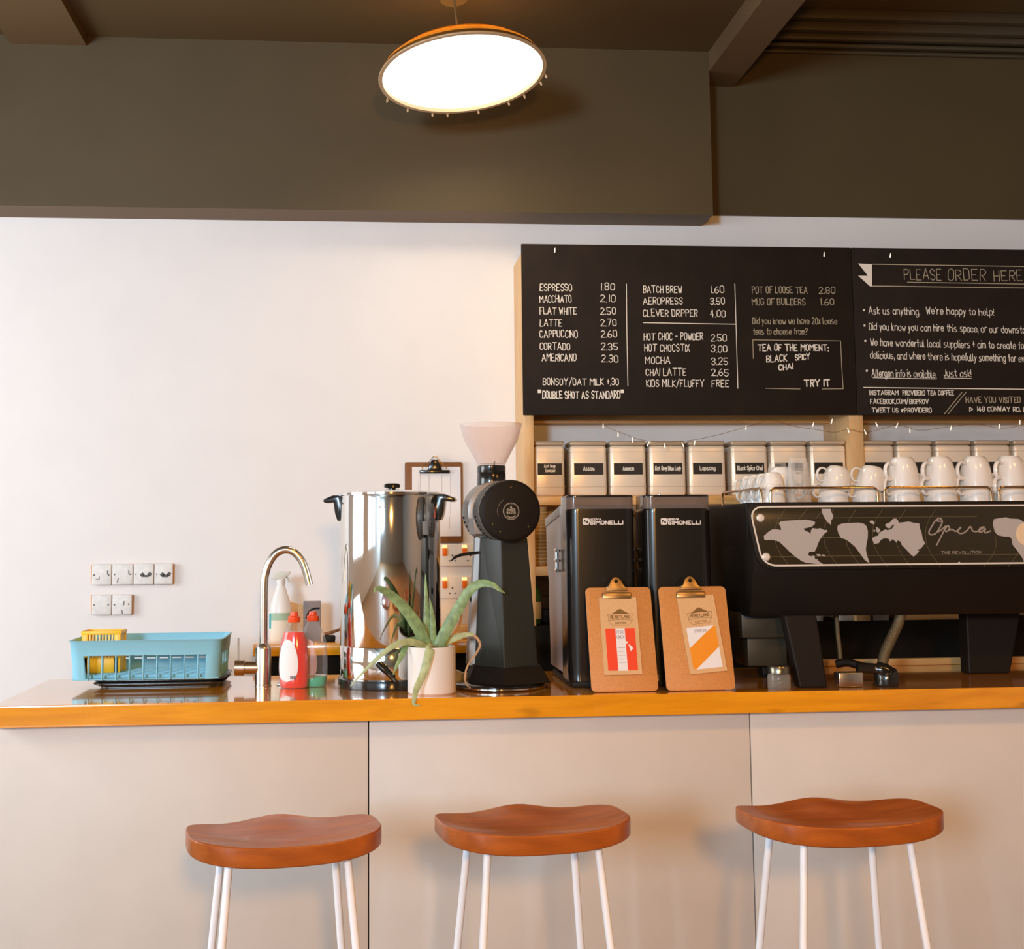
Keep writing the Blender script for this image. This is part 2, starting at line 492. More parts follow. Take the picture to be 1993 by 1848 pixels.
# worktop as one frame around the sink opening
vs = []
for z in (CT - .06, CT):
    for (x, y) in ((XC0, YC), (XC1, YC), (XC1, YB), (XC0, YB), (SX0, SY0), (SX1, SY0), (SX1, SY1), (SX0, SY1)):
        vs.append((x, y, z))
fs = []
for k in range(4):
    n = (k + 1) % 4
    fs.append((8 + k, 8 + n, 12 + n, 12 + k)); fs.append((k, 4 + k, 4 + n, n))
    fs.append((k, n, 8 + n, 8 + k)); fs.append((4 + k, 12 + k, 12 + n, 4 + n))
w.add(vs, fs)
top = w.build('worktop', honey, ct, world=True, smooth=False)
bv = top.modifiers.new('edge', 'BEVEL'); bv.width = .005; bv.segments = 2; bv.limit_method = 'ANGLE'
o = MB().box((0, 0, .012), (XC1 - 1.52, .02, .024), .003).build('counter_upstand', pine_x); o.location = ((1.52 + XC1) / 2, YB - .012, CT); tag(o, 'pale wooden strip along the back edge of the bar under the espresso machine', 'strip')
c = MB()
cbox(c, (XC0 + .06, YC + .075, .04), (XC1, YB - .06, .70))
cbox(c, (XC0 + .06, YC + .075, .70), (XC1, YC + .10, CT - .06))
cbox(c, (XC0 + .06, YB - .09, .70), (XC1, YB - .06, CT - .06))
c.build('carcass', shadow_box, ct, world=True, smooth=False)
xa = atx
j1 = at(717.5, 1500, YC + .05).x; j2 = at(1462, 1480, YC + .05).x
for k, (a, b, lab) in enumerate(((XC0 - .02, j1, 'pale plywood bar front panel behind the left stool'), (j1, j2, 'pale plywood bar front panel behind the middle stool'), (j2, XC1, 'pale plywood bar front panel behind the right stool'))):
    o = MB().box((0, 0, .43), (b - a - .003, .018, .86), .0015).build('bar_front_panel', panel_mat)
    o.location = ((a + b) / 2, YC + .062, .025)
    tag(o, lab, 'panel', 'plywood panels of the bar front')
sk = thing('sink', 'small steel sink let into the counter behind the dish soap bottles', 'sink', ((SX0 + SX1) / 2, (SY0 + SY1) / 2, CT))
rim = MB()
for a, b in (((SX0 - .02, SY0 - .05, CT), (SX1 + .008, SY0, CT + .006)), ((SX0 - .02, SY1, CT), (SX1 + .008, SY1 + .025, CT + .006)),
             ((SX0 - .02, SY0, CT), (SX0, SY1, CT + .006)), ((SX1, SY0, CT), (SX1 + .008, SY1, CT + .006))):
    cbox(rim, a, b, .002)
rim.build('rim', steel, sk, world=True)
bs = MB()
for a, b in (((SX0, SY0, .80), (SX1, SY1, .804)), ((SX0, SY0, .80), (SX0 + .002, SY1, CT)), ((SX1 - .002, SY0, .80), (SX1, SY1, CT)), ((SX0, SY0, .80), (SX1, SY0 + .002, CT)), ((SX0, SY1 - .002, .80), (SX1, SY1, CT))):
    cbox(bs, a, b)
bs.build('basin', steel, sk, world=True, smooth=False)

# ---------------------------------------------------------------- back counter and shelving on the back wall
bc = thing('back_counter', 'low wooden-topped back counter over a dark shaded opening under the wall sockets', 'counter', (.14, 5.05, 0))
BCZ = 1.016
cbox_ = MB(); cbox(cbox_, (-.39, 4.90, BCZ - .044), (.618, 5.238, BCZ), .003); cbox_.build('worktop', honey, bc, world=True)
cbox_ = MB(); cbox(cbox_, (-.37, 4.94, 0), (.61, 5.23, BCZ - .044)); cbox_.build('carcass', shadow_box, bc, world=True, smooth=False)  # near-black body stands in for the shaded opening below the worktop

SY = 4.95; UXL, UXR = .640, 3.30; UXM = (at(1653.5, 850, SY).x + .030 + at(1680, 850, SY).x - .026) / 2
su = thing('shelving_unit', 'pale pine shelving unit holding the row of tea tins', 'shelf', ((UXL + UXR) / 2, 5.1, 0))
for x0, x1 in ((UXL - .010, UXL + .026), (UXM - .030, UXM + .026), (UXR, UXR + .04)):
    m_ = MB(); cbox(m_, (x0, SY - .002, 1.066), (x1, 5.238, 2.51), .002); m_.build('upright', pine, su, world=True)
TZ = 1.556; LZ = 1.29; m2 = 1.066
for x0, x1, z, th in ((UXL + .026, UXM - .03, TZ, .034), (UXM + .026, UXR, TZ, .034), (UXL + .026, UXM - .03, LZ, .036), (UXM + .026, UXR, LZ, .036)):
    m_ = MB(); cbox(m_, (x0, SY + .004, z - th), (x1, 5.238, z), .002); m_.build('shelf', pine_x, su, world=True)
m_ = MB(); cbox(m_, (UXL + .026, 5.16, 1.855), (UXR, 5.238, 1.90), .002); m_.build('rail', pine_x, su, world=True)
bcb = MB().box((0, 0, .533), (UXR - UXL + .05, .285, 1.066), .002).build('base_cabinet', shadow_box); bcb.location = ((UXL + UXR) / 2 + .015, 5.0955, 0)
tag(bcb, 'dark cabinet under the pine shelving behind the espresso machine', 'cabinet')
# tiles behind the lower shelves
tl = MB()
for k, (z, h) in enumerate(((1.070, .044), (1.117, .044), (1.164, .070))):
    for i in range(8):
        tl.box((.70 + i * .16 + .077, 5.234, z + h / 2), (.155, .008, h), .002)
structure(tl.build('trim_7', tile_white))
# ---------------------------------------------------------------- chalkboards
BY = SY - .018
seam = at(1663, 650, BY).x
def bp(u, v):
    p = at(u, v, BY); return p.x, p.z
tl_ = bp(1015.5, 477); bl_ = bp(1018, 810)
BX0 = (tl_[0] + bl_[0]) / 2; BZ0 = 1.867; BZ1 = 2.535
def board(name, x0, x1, label):
    t = thing(name, label, 'chalkboard', ((x0 + x1) / 2, BY, BZ0))
    b = MB(); cbox(b, (x0, BY, BZ0), (x1, SY - .002, BZ1), .002); b.build('board_panel', blackboard, t, world=True)
    return t
menu = board('menu_chalkboard', BX0, seam - .001, 'black chalkboard listing espresso, brew and tea prices above the tea tins')
order = board('order_chalkboard', seam + .001, 3.28, 'black chalkboard with a PLEASE ORDER HERE ribbon at the right end')
YL = BY - .0008
def line(mb, text, u0, v0, u1, hp, st=1.0, v1=None, jit=.3):
    """hand-written line from pixel (u0, v0) to u1 on the board, hp = capital height in pixels"""
    a = bp(u0, v0); b = bp(u1, v0 if v1 is None else v1)
    write(mb, text, a[0], a[1], hp * SY / F, b[0] - a[0], YL, .0029 * st, slope=(b[1] - a[1]) / max(b[0] - a[0], .01), jit=jit)
def stroke(mb, pts, w=.003):
    ribbon(mb, [bp(*p) for p in pts], w, YL)
d = MB()
for t_, u1, v, in (('Espresso', 1113, 566), ('Macchiato', 1112, 589), ('Flat White', 1122, 612), ('Latte', 1093, 635), ('Cappuccino', 1124, 657), ('Cortado', 1109, 681), ('Americano', 1121, 703)):
    line(d, t_.upper(), 1051 if t_ != 'Americano' else 1055, v, u1, 13.5)
line(d, 'BONSOY/OAT MILK +.30', 1057, 750, 1204, 13)
line(d, 'DOUBLE SHOT AS STANDARD', 1056, 776, 1207, 14, 1.25)
stroke(d, [(1050, 762), (1050, 762)], .011); stroke(d, [(1211, 762), (1211, 762)], .011)
for t_, v in (('1.80', 565), ('2.10', 588), ('2.50', 612), ('2.70', 635), ('2.60', 657), ('2.35', 682), ('2.30', 705)):
    line(d, t_, 1168 + (v - 565) * .02, v, 1196 + (v - 565) * .05, 13.5)
stroke(d, [(1219, 553), (1220, 650), (1222, 751)])
d.build('coffee_price_lettering', chalk, menu, world=True, smooth=False, recalc=False)
d = MB()
for t_, u1, v in (('Batch Brew', 1327, 570), ('Aeropress', 1328, 593), ('Clever Dripper', 1357, 616), ('Hot Choc - Powder', 1368, 662), ('Hot Chocstix', 1342, 684), ('Mocha', 1304, 708), ('Chai Latte', 1335, 731), ('Kids Milk/Fluffy', 1370, 753)):
    line(d, t_.upper(), 1252 + max(0, (v - 640)) * .06, v, u1, 13.5)
for t_, v in (('1.60', 570), ('3.50', 593), ('4.00', 617), ('2.50', 664), ('3.00', 686), ('3.25', 710), ('2.65', 732), ('Free', 753)):
    line(d, t_.upper(), 1382 + (v - 570) * .02, v, 1409 + (v - 570) * .05, 13.5)
stroke(d, [(1252, 628.5), (1431, 631.5)]); stroke(d, [(1430, 553), (1433, 650), (1436, 756)])
d.build('brew_price_lettering', chalk, menu, world=True, smooth=False, recalc=False)
d = MB(); e = MB()
for t_, u0, u1, v in (('Pot of Loose Tea', 1464, 1571, 571), ('2.80', 1594, 1625, 571), ('Mug of Builders', 1464, 1567, 594), ('1.60', 1596, 1623, 594)):
    line(e, t_.upper(), u0, v, u1, 13, .9)
line(e, 'Did you know we have 20x loose', 1465, 631, 1629, 12.5, .9); line(e, 'teas to choose from?', 1466, 651, 1572, 12, .9)
stroke(e, [(1466, 698), (1465, 662), (1550, 663), (1636, 664), (1638, 712), (1641, 757), (1600, 757.5)], .0026); stroke(e, [(1490, 756), (1557, 757.5)], .0026)
line(d, 'TEA OF THE MOMENT:', 1475, 683, 1612, 12.5, 1.35); line(d, 'BLACK', 1492, 705, 1531, 12.5, 1.35, 703); line(d, 'SPICY', 1548, 702, 1576, 11, 1.3, 699); line(d, 'CHAI', 1516, 721, 1543, 10.5, 1.4, 718)
line(d, 'TRY IT', 1566, 752, 1615, 12.5, 1.7)
e.build('tea_lettering', chalk_dim, menu, world=True, smooth=False, recalc=False)
d.build('tea_of_the_moment_lettering', chalk, menu, world=True, smooth=False, recalc=False)
# right-hand board
d = MB(); e = MB()
stroke(e, [(1697, 514.5), (1993, 519)], .0032); stroke(e, [(1697, 557), (1993, 561)], .0036)
stroke(e, [(1766, 549.5), (2040, 554)], .003)
d.flatpoly([bp(*p) for p in ((1670, 513), (1697, 514.5), (1697, 558), (1693, 557.5), (1670, 537), (1689, 537))], YL)
line(e, 'PLEASE', 1760, 545, 1832, 22, .95); line(e, 'ORDER', 1845, 546.5, 1918, 23, .95); line(e, 'HERE', 1935, 547.5, 1990, 22, .95)
d2 = MB()
for t_, u0, u1, v in (('Ask us anything.', 1691, 1790, 611), ("We're happy to help!", 1803, 1934, 611.5),
                      ('Did you know you can hire this space, or our downstairs', 1692, 2010, 642), ('We have wonderful local suppliers + aim to create food', 1694, 2006, 673), ('delicious, and where there is hopefully something for everyone', 1694, 2028, 698), ('Allergen info is available.', 1697, 1822, 733), ('Just ask!', 1837, 1890, 733)):
    line(d2, t_, u0, v, u1, 14, .95, v + (u1 - u0) * .022)
for v in (604, 634, 664, 722): stroke(d2, [(1681 + (v - 604) * .05, v), (1681 + (v - 604) * .05, v)], .0062)
stroke(d2, [(1699, 735.5), (1822, 738)], .0026); stroke(d2, [(1837, 736), (1891, 737)], .0022)
stroke(d, [(1681, 754.5), (1993, 758)], .0036)
for t_, u0, u1, v in (('INSTAGRAM', 1693, 1748, 769), ('PROVIDERO TEA COFFEE', 1757, 1856, 769.5), ('FACEBOOK.COM/BIGPROV', 1694, 1807, 786), ('TWEET US @PROVIDERO', 1697, 1813, 803)):
    line(d, t_, u0, v, u1, 9, 1.0)
stroke(e, [(1872, 764), (1838, 806)], .003); stroke(e, [(1880, 764), (1845, 806)], .003)
line(e, 'HAVE YOU VISITED', 1880, 784, 1986, 11, 1.05); line(d, '148 CONWAY RD, LLANDUDNO', 1901, 801, 2052, 9, 1.1)
stroke(d, [(1887, 793), (1893, 797), (1887, 801), (1887, 793)], .003)
d.build('solid_lettering', chalk, order, world=True, smooth=False, recalc=False)
d2.build('notice_lettering', chalk, order, world=True, smooth=False, recalc=False)
e.build('worn_lettering', chalk_dim, order, world=True, smooth=False, recalc=False)

# ---------------------------------------------------------------- tea tins
TF = 4.985
tx = [(1034, 1099), (1110, 1181), (1187.5, 1257.5), (1264.5, 1334.5), (1341.5, 1412), (1424, 1494), (1501, 1571), (1578, 1649), (1684, 1741), (1747, 1816), (1823, 1892), (1899, 1968), (1975, 2044)]
tins = ['tea tin labelled Earl Grey Excelsior at the left end of the shelf', 'tea tin labelled Assam, second from the shelf upright', 'tea tin labelled Amman in the row of tea tins', 'tea tin labelled Earl Grey Blue Lady in the row of tea tins',
        'tea tin labelled Lapsang in the row of tea tins', 'tea tin labelled Black Spicy Chai behind the small cups', 'tea tin behind the stacked glass tumblers, its label hidden', 'tea tin just left of the middle pine upright', 'tea tin just right of the middle pine upright',
        'second tea tin right of the middle pine upright', 'third tea tin right of the middle pine upright', 'fourth tea tin right of the middle pine upright', 'fifth tea tin right of the middle pine upright, cut off by the frame']
texts = [('Earl Grey', 'Excelsior'), ('Assam',), ('Amman',), ('Earl Grey Blue Lady',), ('Lapsang',), ('Black Spicy Chai',), None, None, None, None, None, None, None]
def make_tin(wd):
    h = .216; dp = .135
    b = MB(); b.box((0, dp / 2, h * .455), (wd, dp, h * .91), .012, 3)
    l = MB(); l.box((0, dp / 2, h * .955), (wd + .002, dp + .002, h * .085), .011, 3)
    g = MB()
    for z in (h * .17, h * .795): g.box((0, dp / 2, z), (wd + .0012, dp + .0012, .0022), .0008)
    return b, l, g
for (u0, u1), lab, tt in zip(tx, tins, texts):
    a = at(u0, 900, TF).x; b = at(u1, 900, TF).x
    if lab.startswith('tea tin labelled Earl Grey Ex'): a = UXL + .032
    if 'just right of' in lab: a = UXM + .029
    if 'just left of' in lab: b = UXM - .033
    t = thing('tea_tin', lab, 'tin', ((a + b) / 2, TF, TZ), group='tea tins on the pine shelf')
    body, lid, groove = make_tin(b - a)
    body.build('body', tin_front, t); lid.build('lid', tin_lid, t); groove.build('groove', tin_lid, t)
    lw = (b - a) * .80
    lb = MB(); lb.box((0, -.0006, .106), (lw, .0012, .044), 0); lo = lb.build('label', label_black, t, smooth=False)
    if tt:
        wr = MB()
        if len(tt) == 2:
            write(wr, tt[0], -lw * .22, .112, .011, lw * .45, -.0016, .0022); write(wr, tt[1], -lw * .17, .095, .011, lw * .40, -.0016, .0022)
        else:
            k = min(.88, .075 * len(tt[0]))
            write(wr, tt[0], -lw * k / 2, .1, .0145, lw * k, -.0016, .0025)
        wr.build('lettering', chalk, lo, smooth=False, recalc=False)

# ---------------------------------------------------------------- fairy lights draped under the board and along its top
fl = thing('fairy_light_string', 'thin string of small fairy lights hung under and over the chalkboards', 'string lights', (at(1500, 820, 4.96).x, 4.93, 1.85))
fy = 4.922
wire = MB()
path = [at(u, v, fy) for u, v in ((1160, 817), (1185, 833), (1215, 845), (1245, 856), (1290, 861), (1340, 858), (1385, 850), (1430, 838), (1470, 826), (1500, 818), (1545, 830), (1585, 836), (1625, 842), (1652, 836), (1685, 842), (1720, 834), (1750, 828), (1790, 838), (1840, 832), (1900, 826), (1950, 834), (2000, 826))]
wire.tube(smooth_path(path, 4), .0009, 5)
wo = wire.build('wire', ink_brown, fl, world=True)
bulb_m = mat('fairy_bulb', (.85, .80, .72), .25, emit=(1, .86, .66), estr=.55)
for u, v, lean in ((1174, 829, 0), (1203, 846, 0), (1231, 856, 0), (1262, 864, 1), (1294, 868, 0), (1329, 866, -1), (1352, 862, .5), (1452, 832, .3), (1583, 826, .8), (1619, 820, .6), (1651, 838, -.6), (1684, 841, -.8), (1706, 826, -.8), (1746, 828, 1), (1771, 838, 0), (1851, 833, .4), (1945, 830, .3),
                   (1080, 487, .2), (1604, 495, .1), (1733, 497, .4), (1985, 822, .2)):
    p = at(u, v, fy if v > 600 else BY - .008)
    q = MB().tube([p + Vector((lean * .004, 0, .009)), p, p + Vector((-lean * .004, 0, -.007)), p + Vector((-lean * .005, 0, -.011))], [.0013, .0024, .0026, .0008], 8)
    q.build('bulb', bulb_m, fl, world=True)
fl2 = []
# ---------------------------------------------------------------- ceiling lamp
LY = 4.45
lc = at(900, 141, LY)
lamp = thing('ceiling_lamp', 'round white glowing lamp hanging under the dark ceiling', 'lamp', lc, (math.radians(-7.5), math.radians(-5.0), 0))
LR = .298
glow = mat('lit_diffuser', (.9, .88, .85), .5, emit=(1.0, .90, .80), estr=3.2)
MB().lathe([(0, .002), (LR - .012, .002), (LR - .012, .008), (0, .008)], 72).build('diffuser', glow, lamp)
rim_m = mat('tan_lamp_rim', (.52, .36, .20), .4)
MB().lathe([(LR - .013, -.012), (LR, -.012), (LR + .001, -.008), (LR - .003, -.004), (LR - .013, .010)], 72, closed=True).build('rim', rim_m, lamp)
MB().lathe([(LR - .002, -.004), (LR - .020, .024), (LR - .058, .054), (LR - .11, .082), (.09, .105), (.018, .112)], 72, caps=False).build('halo_shade', amber_halo, lamp)  # translucent dome added to give the lamp its amber halo
MB().lathe([(.0, .0), (LR - .02, .0), (LR - .02, .004), (0, .004)], 48, c=(0, 0, .012)).build('baffle', white_plastic, lamp)
ring_m = mat('halo_ring_glow', (1, .7, .3), .5, emit=(1.0, .56, .14), estr=11.0)
MB().lathe([(LR - .040, .022), (LR - .032, .022), (LR - .032, .030), (LR - .040, .030)], 64, closed=True).build('halo_ring', ring_m, lamp)  # unseen glowing ring added inside the dome to light the halo
up_m = mat('added_uplight_glow', (1, .7, .3), .5, emit=(1.0, .50, .10), estr=30.0)
MB().lathe([(.115, .106), (.125, .106), (.125, .112), (.115, .112)], 48, closed=True).build('added_uplight_ring', up_m, lamp)  # made-up glowing ring that throws a warm halo on the ceiling
st = MB().tube([(0, 0, .10), (0, 0, 3.372 - lc.z - .03)], .004, 10); st.lathe([(0, 0), (.05, 0), (.05, .03), (0, .03)], 24, c=(0, 0, 3.372 - lc.z - .045)); st.build('stem', ceil_paint, lamp)
for a in (-150, -128, -108, -97, -75, -52, -38, -18, -8):
    ca, sa = math.cos(math.radians(a)), math.sin(math.radians(a))
    # small clips and bulbs of the light string looped round the rim, on the far side
    p = Vector((ca * (LR + .006), -sa * (LR + .006), -.004))
    MB().tube([p + Vector((0, 0, .01)), p, p + Vector((ca * .004, -sa * .004, -.012)), p + Vector((ca * .006, -sa * .006, -.018))], [.003, .0035, .0045, .0012], 8).build('clip', rim_m, lamp)

# ---------------------------------------------------------------- blank switch plates on the white wall
def plate_strip(name, us, v0, v1, label, slits):
    a = at(us[0], v0, WALL); b = at(us[-1], v1, WALL)
    t = thing(name, label, 'wall plate', ((a.x + b.x) / 2, WALL, b.z))
    zc = (a.z + b.z) / 2; h = a.z - b.z
    bk = MB(); bk.box(((a.x + b.x) / 2, WALL - .006, zc), (b.x - a.x + .004, .012, h * .96), .003); bk.build('back_box', hardboard, t, world=True)
    for i in range(len(us) - 1):
        p = at(us[i] + .6, v0, WALL - .01).x; q = at(us[i + 1] - .6, v0, WALL - .01).x
        m = MB(); m.box(((p + q) / 2, WALL - .017, zc), (q - p, .012, h), .004, 3)
        o = m.build('plate', grey_plate, t, world=True)
        s = MB()
        ks = slits[i]
        for fx, fz, w_, h_, ro in ks:
            s.box((p + (q - p) * fx, WALL - .0234, zc + h * fz), (w_, .0012, h_), 0, rot=Matrix.Rotation(math.radians(ro), 4, 'Y'))
        s.build('screw' if len(ks) < 4 else 'cut_out', grey_marks, o, world=True, smooth=False)
dot = .0052
plate_strip('switch_plate_strip', (179.5, 219, 260.5, 301, 338), 1098.5, 1137.5, 'row of four worn blank switch plates high on the white wall',
            [[(.12, -.02, dot, dot, 45), (.80, .10, .003, .014, 0), (.86, -.02, dot, dot, 45), (.38, -.16, .003, .011, 0), (.30, -.22, .014, .002, 0)], [(.12, .0, dot, dot, 45), (.80, .10, .003, .014, 0), (.87, .0, dot, dot, 45), (.28, -.28, .003, .017, 15)],
             [(.12, 0, .004, .004, 45), (.44, -.03, .013, .015, 45), (.62, -.09, .022, .008, 0), (.80, -.01, .013, .014, 30)], [(.12, 0, .004, .004, 45), (.44, -.03, .013, .015, 45), (.62, -.09, .022, .010, 0), (.80, -.01, .013, .014, 30)]])
plate_strip('switch_plate_pair', (179.5, 219, 258.5), 1158, 1196.5, 'pair of worn blank switch plates lower on the white wall',
            [[(.12, 0, dot, dot, 45), (.84, 0, dot, dot, 45)], [(.12, 0, dot, dot, 45), (.84, .02, dot, dot, 45), (.60, .07, .003, .017, 8), (.52, -.36, .003, .015, -12)]])

# ---------------------------------------------------------------- double sockets behind the grinder
def socket(v0, v1, label):
    a = at(853, v0, WALL); b = at(927, v1, WALL)
    t = thing('double_socket', label, 'socket', ((a.x + b.x) / 2, WALL, b.z), group='white double wall sockets')
    zc = (a.z + b.z) / 2; h = a.z - b.z
    MB().box(((a.x + b.x) / 2, WALL - .007, zc), (b.x - a.x, .014, h), .004, 3).build('face_plate', white_plastic, t, world=True)
    for u in (865, 903.5):
        x = at(u, v0, WALL).x
        MB().box((x, WALL - .0155, zc + h * .13), (.0185, .006, .030), .002).build('rocker_switch', orange_rocker, t, world=True)
        MB().box((x, WALL - .0155, zc + h * .37), (.019, .005, .012), .002).build('neon_lamp', neon, t, world=True)
    for u in (880, 915):
        x = at(u, v0, WALL).x
        hs = MB()
        hs.box((x, WALL - .0145, zc - h * .02), (.006, .001, .008)); hs.box((x - .011, WALL - .0145, zc - h * .26), (.008, .001, .005)); hs.box((x + .011, WALL - .0145, zc - h * .26), (.008, .001, .005))
        hs.build('pin_holes', grey_marks, t, world=True, smooth=False)
socket(1059, 1102, 'white double socket with orange switches, the upper of two beside the grinder')
socket(1122, 1165, 'white double socket with orange switches, the lower of two beside the grinder')

# ---------------------------------------------------------------- clipboard hung on the wall
a = at(788, 900, WALL - .02); b = at(901.5, 1057, WALL - .02)
wc = thing('wall_clipboard', 'dark brown clipboard with white sheet hanging on the wall behind the urn', 'clipboard', ((a.x + b.x) / 2, WALL - .004, b.z))
MB().prism(rrect(a.x - .0, b.z, b.x, a.z, .008), WALL - .012, WALL - .004, bev=.0008).build('board', hardboard_dark, wc, world=True)
p0 = at(802, 909, WALL - .02); p1 = at(897.5, 1044, WALL - .02)
MB().box(((p0.x + p1.x) / 2, WALL - .0135, (p0.z + p1.z) / 2), (p1.x - p0.x, .002, p0.z - p1.z)).build('sheet', paper, wc, world=True, smooth=False)
rl = MB()
for u, v0, v1 in ((818, 922, 960), (835, 925, 985), (860, 925, 1010), (877, 922, 1000), (875, 1005, 1030), (815, 940, 1020)):
    q0 = at(u, v0, WALL - .016); q1 = at(u, v1, WALL - .016)
    ribbon(rl, [(q0.x, q0.z), (q1.x, q1.z)], .0016, WALL - .0148)
rl.build('ruled_lines', ink_grey, wc, world=True, smooth=False, recalc=False)
ck = MB()
q = at(846, 920, WALL - .02)
ck.box((q.x, WALL - .018, q.z + .003), (.122, .014, .014), .004)
ck.prism([(q.x - .030, q.z + .008), (q.x + .030, q.z + .008), (q.x + .022, q.z + .03), (q.x + .012, q.z + .05), (q.x - .012, q.z + .05), (q.x - .022, q.z + .03)], WALL - .028, WALL - .010, bev=.003)
ck.build('clip', black_gloss, wc, world=True)
hk = MB().tube(smooth_path([(q.x - .045, WALL - .02, q.z + .004), (q.x - .05, WALL - .024, q.z + .02), (q.x - .02, WALL - .022, q.z + .045), (q.x, WALL - .02, q.z + .066), (q.x + .02, WALL - .022, q.z + .045), (q.x + .05, WALL - .024, q.z + .014)], 5), .0014, 6)
hk.build('wire_loop', brass, wc, world=True)
MB().tube([(q.x, WALL - .03, q.z + .066), (q.x, WALL + .004, q.z + .066)], .002, 8).build('nail', steel, wc, world=True)

# ---------------------------------------------------------------- blue dish basket on dark trays
tr_p = atz(178, 1338, CT)
ty0 = 4.10; tx0 = at(176, 1338, ty0 + .02).x; tx1 = at(441, 1330, ty0 + .1).x
def tray(name, z, label, gx=0):
    w = tx1 - tx0; cx = (tx0 + tx1) / 2 + gx; cy = ty0 + .165
    m = MB()
    rings = [(.0, 0, .024), (.0, .003, .026), (.018, .010, .030), (.022, .012, .03), (.022, .0145, .03), (.016, .0145, .03), (.006, .0065, .026), (.0, .0045, .02), (-.02, .0045, .02)]
    vs = []; fs = []; n = None
    for off, z_, r in rings:
        pl = rrect(-w / 2 + .024 - off, -.15 + .02 - off, w / 2 - .024 + off, .15 - .02 + off, r + off * .5 + .004, 6)
        n = len(pl)
        vs += [(x, y, z_) for x, y in pl]
    for j in range(len(rings) - 1):
        for i in range(n):
            k = (i + 1) % n
            fs.append((j * n + i, j * n + k, (j + 1) * n + k, (j + 1) * n + i))
    fs.append(tuple(range(n))); fs.append(tuple((len(rings) - 1) * n + i for i in range(n)))
    m.add(vs, fs)
    o = m.build(name, dark_tray); o.location = (cx, cy, z); tag(o, label, 'tray', 'dark trays under the dish basket'); return o
tray('drip_tray', CT + .0005, 'lower of two stacked dark brown trays under the blue basket')
tray('drip_tray', CT + .0115, 'upper of two stacked dark brown trays under the blue basket', .002)
bz = CT + .0275
by0 = 4.09; bx0 = at(131.5, 1300, by0).x; bx1 = at(429, 1300, by0).x + .004; by1 = 4.395
ztop = at(280, 1247, by0).z
bk = thing('dish_basket', 'sky blue slotted plastic dish basket sitting on dark trays', 'basket', ((bx0 + bx1) / 2, (by0 + by1) / 2, bz))
H = ztop - bz; Wd = bx1 - bx0; Dp = by1 - by0
zband = at(280, 1276, by0).z - bz
def wall_rib(mb, x, y, w_, d_, z0, z1): mb.box((x, y, (z0 + z1) / 2), (w_, d_, z1 - z0), .0012, 1)
m = MB()
prof = []
for z_, g in ((zband, .003), (H - .006, .0), (H, -.004), (H + .001, .001), (H - .004, .004), (zband, .006)):
    prof.append((z_, g))
vs = []; fs = []
for z_, g in prof:
    pl = rrect(-Wd / 2 + g, -Dp / 2 + g, Wd / 2 - g, Dp / 2 - g, .030, 6); n = len(pl)
    vs += [(x, y, z_) for x, y in pl]
for j in range(len(prof)):
    for i in range(n):
        k = (i + 1) % n; jj = (j + 1) % len(prof)
        fs.append((j * n + i, j * n + k, jj * n + k, jj * n + i))
m.add(vs, fs); m.build('rim_band', blue_plastic, bk)
# corner walls
for sx in (-1, 1):
    for sy in (-1, 1):
        m = MB()
        q = [(sx * (Wd / 2 - .0035 - .03 + .03 * math.sin(math.radians(t))), sy * (Dp / 2 - .0035 - .03 + .03 * math.cos(math.radians(t)))) for t in range(0, 91, 15)]
        q = [(sx * (Wd / 2 - .044), sy * (Dp / 2 - .0035))] + q + [(sx * (Wd / 2 - .0035), sy * (Dp / 2 - .044))]
        vs = []; fs = []
        for z_, ins in ((0, .006), (zband + .002, .0)):
            for off in (0, .003):
                vs += [(x - sx * (off + ins), y - sy * (off + ins), z_) for x, y in q]
        n = len(q)
        for i in range(n - 1):
            fs += [(i, i + 1, 2 * n + i + 1, 2 * n + i), (n + i, n + i + 1, 3 * n + i + 1, 3 * n + i), (i, i + 1, n + i + 1, n + i)]
        fs += [(0, 2 * n, 3 * n, n), (n - 1, 3 * n - 1, 4 * n - 1, 2 * n - 1)]
        m.add(vs, fs); m.build('corner_post', blue_plastic, bk)
m = MB()
for i in range(9):
    x = at(171 + 26.7 * i, 1300, by0).x - (bx0 + bx1) / 2
    m.box((x, -Dp / 2 + .0125, zband / 2), (.0035, .018, zband), .001, 1)
    m.box((x, Dp / 2 - .0095, zband / 2), (.013, .004, zband), .001, 1)
for i in range(5):
    y = -Dp / 2 + .06 + i * (Dp - .12) / 4
    for sx in (-1, 1): m.box((sx * (Wd / 2 - .008), y, zband / 2), (.004, .012, zband), .001, 1)
m.build('slot_ribs', blue_plastic, bk)
m = MB()
m.box((0, 0, .0025), (Wd - .02, Dp - .02, .004), .001, 1)
m.box((0, Dp / 2 - .0095, .020), (Wd - .07, .0035, .038), .001, 1)
m.box((0, Dp / 2 - .0095, zband * .62), (Wd - .07, .0035, .006), .001, 1)
for sx in (-1, 1): m.box((sx * (Wd / 2 - .010), 0, .018), (.0035, Dp - .07, .034), .001, 1)
for k in range(10): m.box((0, -Dp / 2 + .04 + k * (Dp - .08) / 9, .008), (Wd - .03, .003, .010), 0)
m.build('floor_grid', blue_plastic, bk)
